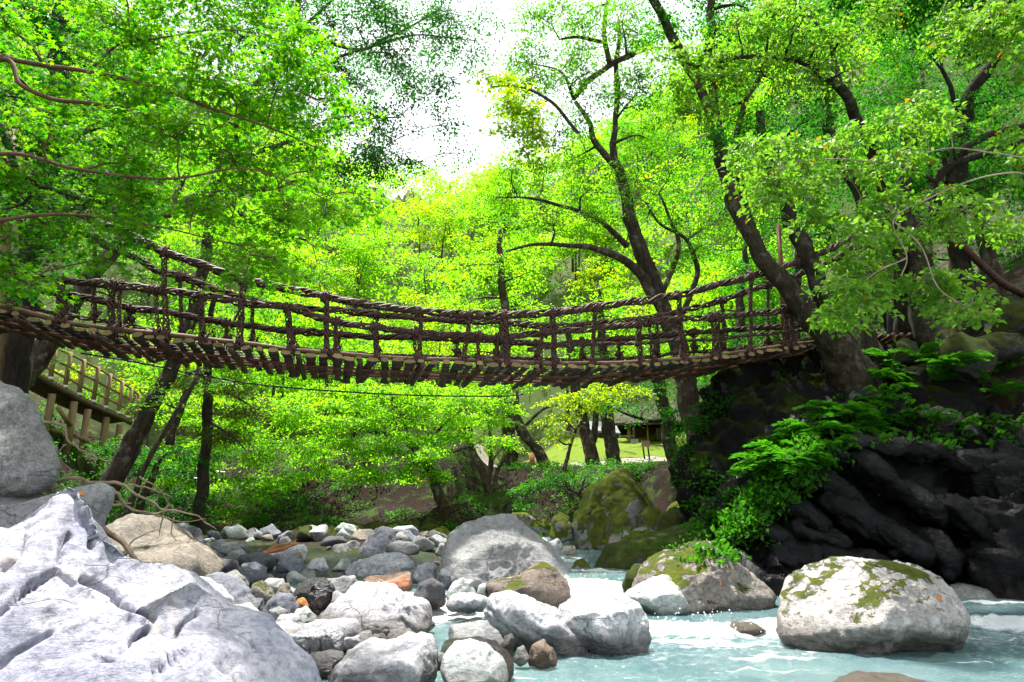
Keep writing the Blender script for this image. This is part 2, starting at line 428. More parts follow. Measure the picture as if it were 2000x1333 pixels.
M['leaf_conifer'] = mat_leaf('dull_conifer_needle', (.035, .06, .006), (.06, .085, .008), (.08, .14, .008), (.12, .18, .008), .35)
M['leaf_fern'] = mat_leaf('fern_green', (.022, .105, .006), (.05, .165, .010), (.05, .30, .008), (.11, .40, .010), .45)
# ================================================================ GROUND
def XL(y): return np.interp(y, [0, 5, 12, 17, 22, 26, 32, 45, 80], [-4.2, -5.0, -6.4, -8.8, -10.2, -15, -30, -60, -90])
def FOOT(x): return np.interp(x, [-120, -60, -30, -15, -10, -6, -1, 1.2, 2.6, 3.6, 4.4, 6, 10, 16, 40], [60, 50, 34, 27, 21.5, 19.5, 18.6, 17.6, 17.0, 16.0, 14.2, 12.8, 12.4, 8.5, -10])
def ground(x, y):
    x = np.asarray(x, float); y = np.asarray(y, float)
    p = np.stack([x, y, np.zeros_like(x)], -1)
    n1 = fbm(p * .35, 4); n2 = fbm(p * 1.4 + 5, 3)
    bed = -.50 + .028 * np.maximum(0, y - 8) + .07 * n2
    bed = bed + .62 * sstep(-1.0 - x + .25 * n1 * 2, 0, .8) * sstep(y, 8.6, 10.2) + .35 * sstep(-.6 - x, 0, .8) * sstep(y, 12, 15)
    dl = XL(y) - x
    left = bed + np.where(dl > 0, 2.6 * sstep(dl, 0, 4.6) + .30 * np.maximum(0, dl - 2.5) + .35 * np.maximum(0, dl - 14), 0) * (1 + .12 * n1)
    d = y - FOOT(x) + .6 * n1
    cl = sstep(x / np.maximum(y, 3.0), .285, .37) * sstep(x, 2.8, 4.2)
    wdt = 5.2 - 3.0 * cl; hh = 2.75 + 1.35 * cl
    far = bed * (1 - sstep(d, 0, 1.0)) + np.where(d > 0, hh * sstep(d, 0, 1, ) * 0, 0)
    far = bed + np.where(d > 0, hh * sstep(d / wdt, 0, 1) + .045 * np.maximum(0, d - wdt), 0) + .10 * n2 * sstep(d, 0, 2)
    far = far + .085 * np.clip(y - 28, 0, 20) * sstep(x, .5, 4.0)
    far = far + np.maximum(0, y - 50 + .25 * np.abs(x + 9)) * (.78 + .06 * n1) * sstep(y, 46, 60) * np.where(y > 98, 98 / np.maximum(y, 1), 1)
    far = far + .55 * np.maximum(0, x - 8.5) * sstep(d, 0, 4) + .5 * np.maximum(0, -26 - x) * sstep(d, 0, 10)
    return np.maximum(left, far)
def axis(segs):
    out = [np.array([segs[0][0]])]
    for a, b, s in segs: out.append(np.linspace(a, b, max(2, int(round((b - a) / s)) + 1))[1:])
    return np.concatenate(out)
gx = axis([(-260, -60, 8), (-60, -18, 1.4), (-18, 14, .26), (14, 40, 1.2), (40, 260, 8)])
gy = axis([(-60, 2, 3), (2, 30, .24), (30, 60, .7), (60, 110, 2.0), (110, 420, 12)])
GX, GY = np.meshgrid(gx, gy)
GZ = ground(GX, GY)
nx, ny = len(gx), len(gy)
ii = (np.arange(ny - 1)[:, None] * nx + np.arange(nx - 1)[None]).ravel()
GF = np.stack([ii, ii + 1, ii + nx + 1, ii + nx], -1)
def mat_ground():
    m, N, L = newmat('forest_floor')
    geo = N.new('ShaderNodeNewGeometry'); pos = geo.outputs['Position']
    z = N.new('ShaderNodeSeparateXYZ'); L.new(pos, z.inputs[0])
    nb = noise(N, L, pos, .45, 5, .6); nm = noise(N, L, pos, 3.0, 6, .65); nf = noise(N, L, pos, 24, 5, .7)
    litter = mixc(N, L, ramp(N, L, nf, .3, .7), (.009, .0045, .003), (.036, .013, .006))
    soil = mixc(N, L, ramp(N, L, nm, .3, .7), (.012, .009, .006), (.030, .021, .013))
    col = mixc(N, L, ramp(N, L, nb, .40, .58), litter, soil)
    green = mixc(N, L, ramp(N, L, nf, .3, .7), (.025, .055, .008), (.06, .105, .014))
    col = mixc(N, L, ramp(N, L, mth(N, L, 'ADD', mth(N, L, 'MULTIPLY', nb, .5), mth(N, L, 'MULTIPLY', nm, .5)), .50, .58), col, green)
    far = ramp(N, L, z.outputs[1], 46, 54)
    col = mixc(N, L, far, col, mixc(N, L, nm, (.04, .08, .01), (.09, .12, .03)))
    # grass lawn and pale path on the terrace
    lawn = mth(N, L, 'MULTIPLY', mth(N, L, 'MULTIPLY', ramp(N, L, z.outputs[1], 29.6, 30.6), ramp(N, L, z.outputs[1], 44, 47, 1, 0)), ramp(N, L, nb, .34, .44))
    lawn = mth(N, L, 'MULTIPLY', lawn, mth(N, L, 'MULTIPLY', ramp(N, L, z.outputs[0], -5, -3), ramp(N, L, z.outputs[0], 10.5, 12, 1, 0)))
    col = mixc(N, L, lawn, col, mixc(N, L, nm, (.09, .17, .010), (.17, .22, .014)))
    path = mth(N, L, 'MULTIPLY', ramp(N, L, mth(N, L, 'ADD', z.outputs[1], mth(N, L, 'MULTIPLY', nb, 1.5)), 27.0, 27.6), ramp(N, L, mth(N, L, 'ADD', z.outputs[1], mth(N, L, 'MULTIPLY', nb, 1.5)), 30.2, 30.7, 1, 0))
    path = mth(N, L, 'MULTIPLY', path, mth(N, L, 'MULTIPLY', ramp(N, L, z.outputs[0], -4, -1), ramp(N, L, z.outputs[0], 9.5, 11, 1, 0)))
    col = mixc(N, L, path, col, mixc(N, L, nf, (.24, .21, .18), (.40, .36, .32)))
    bedm = ramp(N, L, mth(N, L, 'ADD', z.outputs[2], mth(N, L, 'MULTIPLY', nm, .5)), .55, 1.0, 1, 0)
    grav = mixc(N, L, ramp(N, L, nf, .35, .65), (.09, .088, .085), (.30, .29, .28))
    vo = N.new('ShaderNodeTexVoronoi'); vo.inputs['Scale'].default_value = 9; L.new(pos, vo.inputs['Vector'])
    grav = mixc(N, L, .55, grav, vo.outputs['Color'], 'MULTIPLY')
    under = ramp(N, L, z.outputs[2], -.25, .0, 1, 0)
    grav = mixc(N, L, under, grav, mixc(N, L, nm, (.10, .13, .11), (.22, .24, .20)))
    col = mixc(N, L, bedm, col, grav)
    h = mth(N, L, 'ADD', nf, mth(N, L, 'MULTIPLY', nm, .8))
    principled(N, L, col, .9, bump(N, L, h, .06), .2); return m
M['ground'] = mat_ground()
g_o = obj('ground', mesh_np('ground', np.stack([GX, GY, GZ], -1).reshape(-1, 3), GF), M['ground'])
tag(g_o, kind='structure')

# ================================================================ RIVER
def wlevel(x, y):
    s1 = .17 * sstep(y - 8.75 - .10 * (x - 2.4) + .12 * np.sin(x * 3.1), -.30, .34) * sstep(x, .55, .95)
    s2 = .30 * sstep(y - 10.75 + .15 * np.sin(x * 4.0 + 1), -.55, .55) * (1 - sstep(x, 2.7, 3.4))
    s3 = .14 * sstep(y, 13.5, 15) + .1 * sstep(y, 16.5, 18)
    return s1 + s2 * .92 + s3 * (1 - sstep(x, 2.7, 3.4))
wx = axis([(-9, -2, .12), (-2, 8, .065), (8, 15, .2)]); wy = axis([(1.5, 5, .2), (5, 13.2, .055), (13.2, 24, .2)])
WX, WY = np.meshgrid(wx, wy)
WL_ = wlevel(WX, WY)
gyy, gxx = np.gradient(WL_, wy, wx)
slope = np.hypot(gxx, gyy)
pp = np.stack([WX, WY, np.zeros_like(WX)], -1)
foam = sstep(slope, .12, .42)
# foam carried on below each fall, towards the camera
dyf = np.zeros_like(foam)
for s in np.arange(.1, 1.5, .1):
    yy = WY + s; xx = WX - s * .35
    e = .02
    sl = np.abs(wlevel(xx, yy + e) - wlevel(xx, yy - e)) / (2 * e)
    dyf = np.maximum(dyf, sstep(sl, .12, .42) * (1 - s / 1.6))
foam = np.maximum(foam * .68, dyf * .92 * (1 - .55 * sstep(WY, 7.2, 8.3) * sstep(9.6 - WY, 0, .5)))
def blob(px, py, rx, ry, a):
    q = Pz(px, py, .05); m_ = 1 / FPX * math.hypot(q[0], q[1])
    dx = (WX - q[0]) / (rx * m_); dy = (WY - q[1]) / (ry * m_ * 1.5 / (CAMZ / math.hypot(q[0], q[1])) * .12)
    return a * np.exp(-(dx * dx + dy * dy))
for b in [(1330, 1245, 90, 10, .9), (1430, 1253, 110, 9, .9), (1520, 1275, 80, 16, .9), (1480, 1300, 120, 10, .7), (1300, 1290, 90, 6, .5), (1230, 1313, 80, 5, .4),
          (1960, 1195, 90, 8, .8), (1900, 1215, 60, 5, .6), (1930, 1285, 120, 7, .5), (1790, 1268, 160, 4, .45), (1650, 1262, 120, 5, .5), (960, 1275, 40, 8, .6), (1010, 1310, 50, 6, .6),
          (1520, 1160, 30, 10, 1.0), (1400, 1192, 100, 5, .5), (1160, 1165, 60, 14, 1.0), (1120, 1140, 30, 16, 1.0), (720, 1255, 60, 6, .35), (1975, 1165, 60, 4, .5), (500, 1120, 60, 4, .5), (600, 1118, 50, 3, .5)]:
    foam = np.maximum(foam, blob(*b))
turb = np.clip(foam * 1.2 + .25, 0, 1)
fl = np.stack([WX * 2.2, WY * 1.1, WX * 0], -1)
wz = WL_ + .018 * fbm(fl * 1.0, 3) + turb * (.035 * fbm(pp * 3.2, 3) + .020 * fbm(pp * 9.0, 3)) + foam * .045 * np.abs(fbm(pp * 6.0 + 3, 3))
wnx, wny = len(wx), len(wy)
ii = (np.arange(wny - 1)[:, None] * wnx + np.arange(wnx - 1)[None]).ravel()
wme = mesh_np('river_water', np.stack([WX, WY, wz], -1).reshape(-1, 3), np.stack([ii, ii + 1, ii + wnx + 1, ii + wnx], -1))
at = wme.attributes.new('foam', 'FLOAT', 'POINT'); at.data.foreach_set('value', foam.ravel().astype(np.float32))
def mat_water():
    m, N, L = newmat('turquoise_river_water')
    geo = N.new('ShaderNodeNewGeometry'); pos = geo.outputs['Position']
    fa = N.new('ShaderNodeAttribute'); fa.attribute_name = 'foam'
    st = noise(N, L, vmap(N, L, pos, (2.0, 6.0, 3.0), (0, 0, .35)), 1.0, 7, .72, 1.0)
    fn = noise(N, L, pos, 11, 6, .75, .6)
    ff = mth(N, L, 'ADD', mth(N, L, 'ADD', mth(N, L, 'MULTIPLY', fa.outputs['Fac'], 1.25), .10), mth(N, L, 'MULTIPLY', mth(N, L, 'SUBTRACT', mth(N, L, 'ADD', mth(N, L, 'MULTIPLY', st, .65), mth(N, L, 'MULTIPLY', fn, .35)), .5), 2.1))
    ff = ramp(N, L, ff, .48, .84)
    rip = noise(N, L, vmap(N, L, pos, (5, 11, 5), (0, 0, .3)), 1.0, 5, .6, .5)
    rip2 = noise(N, L, pos, 30, 4, .6)
    bn = bump(N, L, mth(N, L, 'ADD', rip, mth(N, L, 'MULTIPLY', rip2, .3)), .06, .9)
    big = noise(N, L, pos, .9, 4, .6)
    body = N.new('ShaderNodeBsdfDiffuse'); L.new(mixc(N, L, ramp(N, L, big, .35, .65), (.20, .38, .42), (.34, .52, .54)), body.inputs[0]); L.new(bn, body.inputs['Normal'])
    tr = N.new('ShaderNodeBsdfTransparent'); tr.inputs[0].default_value = (.74, .92, .90, 1)
    m1 = N.new('ShaderNodeMixShader'); m1.inputs[0].default_value = .36; L.new(body.outputs[0], m1.inputs[2]); L.new(tr.outputs[0], m1.inputs[1])
    gl = N.new('ShaderNodeBsdfGlossy'); gl.inputs['Roughness'].default_value = .07; L.new(bn, gl.inputs['Normal'])
    fr = N.new('ShaderNodeFresnel'); fr.inputs['IOR'].default_value = 1.33; L.new(bn, fr.inputs['Normal'])
    m2 = N.new('ShaderNodeMixShader'); L.new(fr.outputs[0], m2.inputs[0]); L.new(m1.outputs[0], m2.inputs[1]); L.new(gl.outputs[0], m2.inputs[2])
    fo = N.new('ShaderNodeBsdfDiffuse'); fo.inputs[0].default_value = (.80, .84, .86, 1)
    L.new(bump(N, L, fn, .12, .9), fo.inputs['Normal'])
    m3 = N.new('ShaderNodeMixShader'); L.new(ff, m3.inputs[0]); L.new(m2.outputs[0], m3.inputs[1]); L.new(fo.outputs[0], m3.inputs[2])
    o = N.new('ShaderNodeOutputMaterial'); L.new(m3.outputs[0], o.inputs[0]); return m
M['water'] = mat_water()
tag(obj('river_water', wme, M['water']), kind='structure')

# ================================================================ ROCKS
_ico = {}
def ico(s):
    if s not in _ico:
        bm = bmesh.new(); bmesh.ops.create_icosphere(bm, subdivisions=s, radius=1.0)
        V = np.array([v.co[:] for v in bm.verts]); F = np.array([[v.index for v in f.verts] for f in bm.faces]); bm.free()
        _ico[s] = (V, F)
    return _ico[s]
def vnormals(V, F):
    fn = np.cross(V[F[:, 1]] - V[F[:, 0]], V[F[:, 2]] - V[F[:, 0]]); n = np.zeros_like(V)
    for k in range(3): np.add.at(n, F[:, k], fn)
    return n / (np.linalg.norm(n, axis=1)[:, None] + 1e-12)
def dome(x0, x1, yt, yb, seed, sq=.6):
    """rough outline of a stone filling the box of pixels"""
    r = random.Random(seed); pts = []
    cx, w, h = (x0 + x1) / 2, (x1 - x0) / 2, yb - yt
    k = r.uniform(-.35, .35)
    for a in range(0, 181, 20):
        t = math.radians(180 - a); c, s = math.cos(t), math.sin(t)
        c = math.copysign(abs(c) ** sq, c); s = s ** sq
        pts.append((cx + w * (c + k * s * (1 - abs(c))) * r.uniform(.93, 1.04), yb - h * s * r.uniform(.9, 1.02)))
    return pts
def rock(poly, Y, label, m, thick=None, sub=4, seed=None, cuts=7, amp=.06, tilt=.25, sink=.35, name='rock', cat='rock', group=None, strata=None, fr=1.0, round_=.85, cutd=(.60, .90), rid=.5, kind=None, depthshift=0.0, planes=(), carve=(), cw=4.0, cd=.05, fine=.026, zs=0.0):
    """a solid stone: its outline (pixels, at distance Y) inflated to a body with real depth, chipped into facets and roughened"""
    if seed is None: seed = abs(hash((label, len(poly), poly[0][0]))) % 9973 if False else int(poly[0][0] * 7 + poly[0][1] * 13 + Y * 101) % 9973
    rs = np.random.RandomState(seed)
    base = np.array([P(x, y, Y) for x, y in poly])[:, [0, 2]]
    w = np.ptp(base[:, 0]); h = np.ptp(base[:, 1])
    if thick is None: thick = .42 * w
    a, b = base[-1], base[0]
    if sink > 0 and np.hypot(*(a - b)) > .3 * w:        # close it underneath, below the ground
        s = sink * max(h, .4 * w)
        base = np.concatenate([base, [[a[0] - .06 * w, a[1] - s * .7], [(a[0] + b[0]) / 2, min(a[1], b[1]) - s], [b[0] + .06 * w, b[1] - s * .7]]])
    c = np.array([(base[:, 0].min() + base[:, 0].max()) / 2, (base[:, 1].min() + base[:, 1].max()) / 2])
    cl = np.concatenate([base, base[:1]]); t = np.linspace(0, 1, 24, endpoint=False)
    dn = np.concatenate([cl[i] + (cl[i + 1] - cl[i]) * t[:, None] for i in range(len(cl) - 1)]) - c
    an = np.arctan2(dn[:, 1], dn[:, 0]); rr = np.hypot(dn[:, 0], dn[:, 1]); o = np.argsort(an); an, rr = an[o], rr[o]
    an = np.concatenate([an - 2 * math.pi, an, an + 2 * math.pi]); rr = np.concatenate([rr] * 3)
    V, F = ico(sub); U = V.copy()
    cuts = int(cuts * 2)
    for k in range(cuts):
        n = rs.normal(size=3) * np.array([.8, 1, .8]); n[1] = -abs(n[1]) - .30 if k < cuts * .7 else n[1]
        n /= np.linalg.norm(n); d = rs.uniform(*cutd)
        U = U - np.maximum(0, U @ n - d)[:, None] * n[None]
    for n, d in planes:
        n = np.array(n, float); n /= np.linalg.norm(n); U = U - np.maximum(0, U @ n - d)[:, None] * n[None]
    mm = np.hypot(U[:, 0], U[:, 2]); th = np.arctan2(U[:, 2], U[:, 0])
    R = np.interp(th, an, rr) * np.clip(mm, 1e-6, None) ** round_
    p = np.stack([np.cos(th) * R, U[:, 1] * thick, np.sin(th) * R], -1)
    p[:, 1] += tilt * p[:, 2]
    size = (w * h * thick * 2) ** (1 / 3)
    nrm = vnormals(p, F); q = p / size * 2.2 * fr + seed * 1.37
    dsp = amp * size * (fbm(q, 5, .52) * (1 - rid) + rid * (ridged(q * .9 + 40, 5) - .6))
    dsp = dsp + fine * size * (ridged(q * 4.5 + 11, 4) - .5) * sstep(fbm(q * 1.1 + 77, 2), -.3, .4)
    if strata is not None:
        sdir, freq, sa = strata
        sdir = np.array(sdir, float); sdir /= np.linalg.norm(sdir)
        wv = p + .35 * np.stack([fbm(p * .7 + 3, 3), fbm(p * .7 + 9, 3), fbm(p * .7 + 15, 3)], -1)
        s = wv @ sdir
        fr1 = np.mod(s * freq + .8 * fbm(p * .6 + 21, 2), 1.0); fr2 = np.mod(s * freq * 3.3 + 1.2 * fbm(p * .9 + 31, 2), 1.0)
        dsp = dsp + sa * (1.2 * (fr1 ** .7 * (1 - sstep(fr1, .86, 1.0)) - .5) + .45 * (fr2 ** .7 * (1 - sstep(fr2, .8, 1.0)) - .5)) * (.55 + .9 * sstep(fbm(p * .8 + 51, 2), -.35, .4))
        dsp = dsp + .35 * sa * ridged(np.stack([s * freq * 2, wv[:, 0] * .8, wv[:, 1] * .8], -1), 4)
    p = p + nrm * dsp[:, None]
    if len(carve):
        X_, Y_ = to_px(p + np.array([c[0], Y + depthshift, c[1]])); g = np.zeros(len(p)); jx = X_ + 5 * fbm(p * 6, 2); jy = Y_ + 5 * fbm(p * 6 + 9, 2)
        for ln in carve:
            for (x0, y0), (x1, y1) in zip(ln, ln[1:]):
                t = np.clip(((jx - x0) * (x1 - x0) + (jy - y0) * (y1 - y0)) / ((x1 - x0) ** 2 + (y1 - y0) ** 2), 0, 1)
                g = np.maximum(g, np.exp(-(((jx - x0 - t * (x1 - x0)) ** 2 + (jy - y0 - t * (y1 - y0)) ** 2) / cw ** 2)))
        p = p - nrm * (g * cd * (.5 + sstep(fbm(p * 3, 2), -.3, .3)))[:, None]
    me = mesh_np(name, p, F)
    o = obj(name, me, M[m], None, (c[0], Y + depthshift, c[1] + zs))
    return tag(o, label, cat, group, kind)

# --- large foreground rocks, left
rock([(-420, 1240), (-330, 1000), (-120, 1040), (0, 1000), (40, 950), (75, 905), (98, 893), (124, 920), (176, 1012), (228, 1078), (266, 1108), (309, 1136), (361, 1180), (392, 1200), (427, 1224), (469, 1233), (532, 1246), (592, 1276), (622, 1302), (668, 1340), (720, 1430), (600, 1600), (100, 1700), (-300, 1600)],
     4.6, 'huge pale lilac-white pyramid-shaped boulder filling the bottom left corner', 'lilac', thick=1.15, sub=7, cuts=5, amp=.030, tilt=.42, sink=0, seed=12, rid=.25, fine=.006, strata=((.75, .1, -.55), 1.1, .020), round_=.95, cutd=(.55, .85), cw=4.5, cd=.075,
     carve=[[(223, 1168), (256, 1184), (302, 1210)], [(0, 1303), (28, 1277), (62, 1258), (97, 1237)], [(304, 1308), (342, 1282), (375, 1265)], [(114, 1094), (126, 1061), (135, 1049)], [(142, 1137), (109, 1113), (71, 1142), (43, 1165), (0, 1199)], [(178, 1032), (178, 1066)], [(161, 1132), (199, 1151), (237, 1168)], [(385, 1199), (351, 1227), (349, 1250)], [(0, 1110), (30, 1090), (44, 1050)], [(200, 1290), (250, 1262), (290, 1230)], [(430, 1310), (480, 1285), (500, 1262)]])
rock([(-330, 1000), (-250, 800), (-60, 740), (-8, 762), (18, 782), (52, 838), (86, 882), (97, 925), (92, 955), (-60, 985)],
     5.9, 'rough speckled grey boulder cut off by the left edge above the pyramid boulder', 'speck', thick=.55, sub=6, cuts=8, amp=.07, tilt=.3, sink=.15, seed=31, fine=.014)
rock([(-120, 1010), (-60, 950), (90, 940), (150, 938), (200, 950), (200, 1000), (188, 1058), (150, 1100), (-60, 1100)],
     5.75, 'flat-topped grey slab wedged between the speckled boulder and the pyramid boulder', 'grey', thick=.40, sub=5, cuts=6, amp=.05, tilt=.25, sink=.25, seed=44, planes=[((0, -.2, 1), .5), ((0, -1, .1), .55), ((1, -.4, 0), .6)])
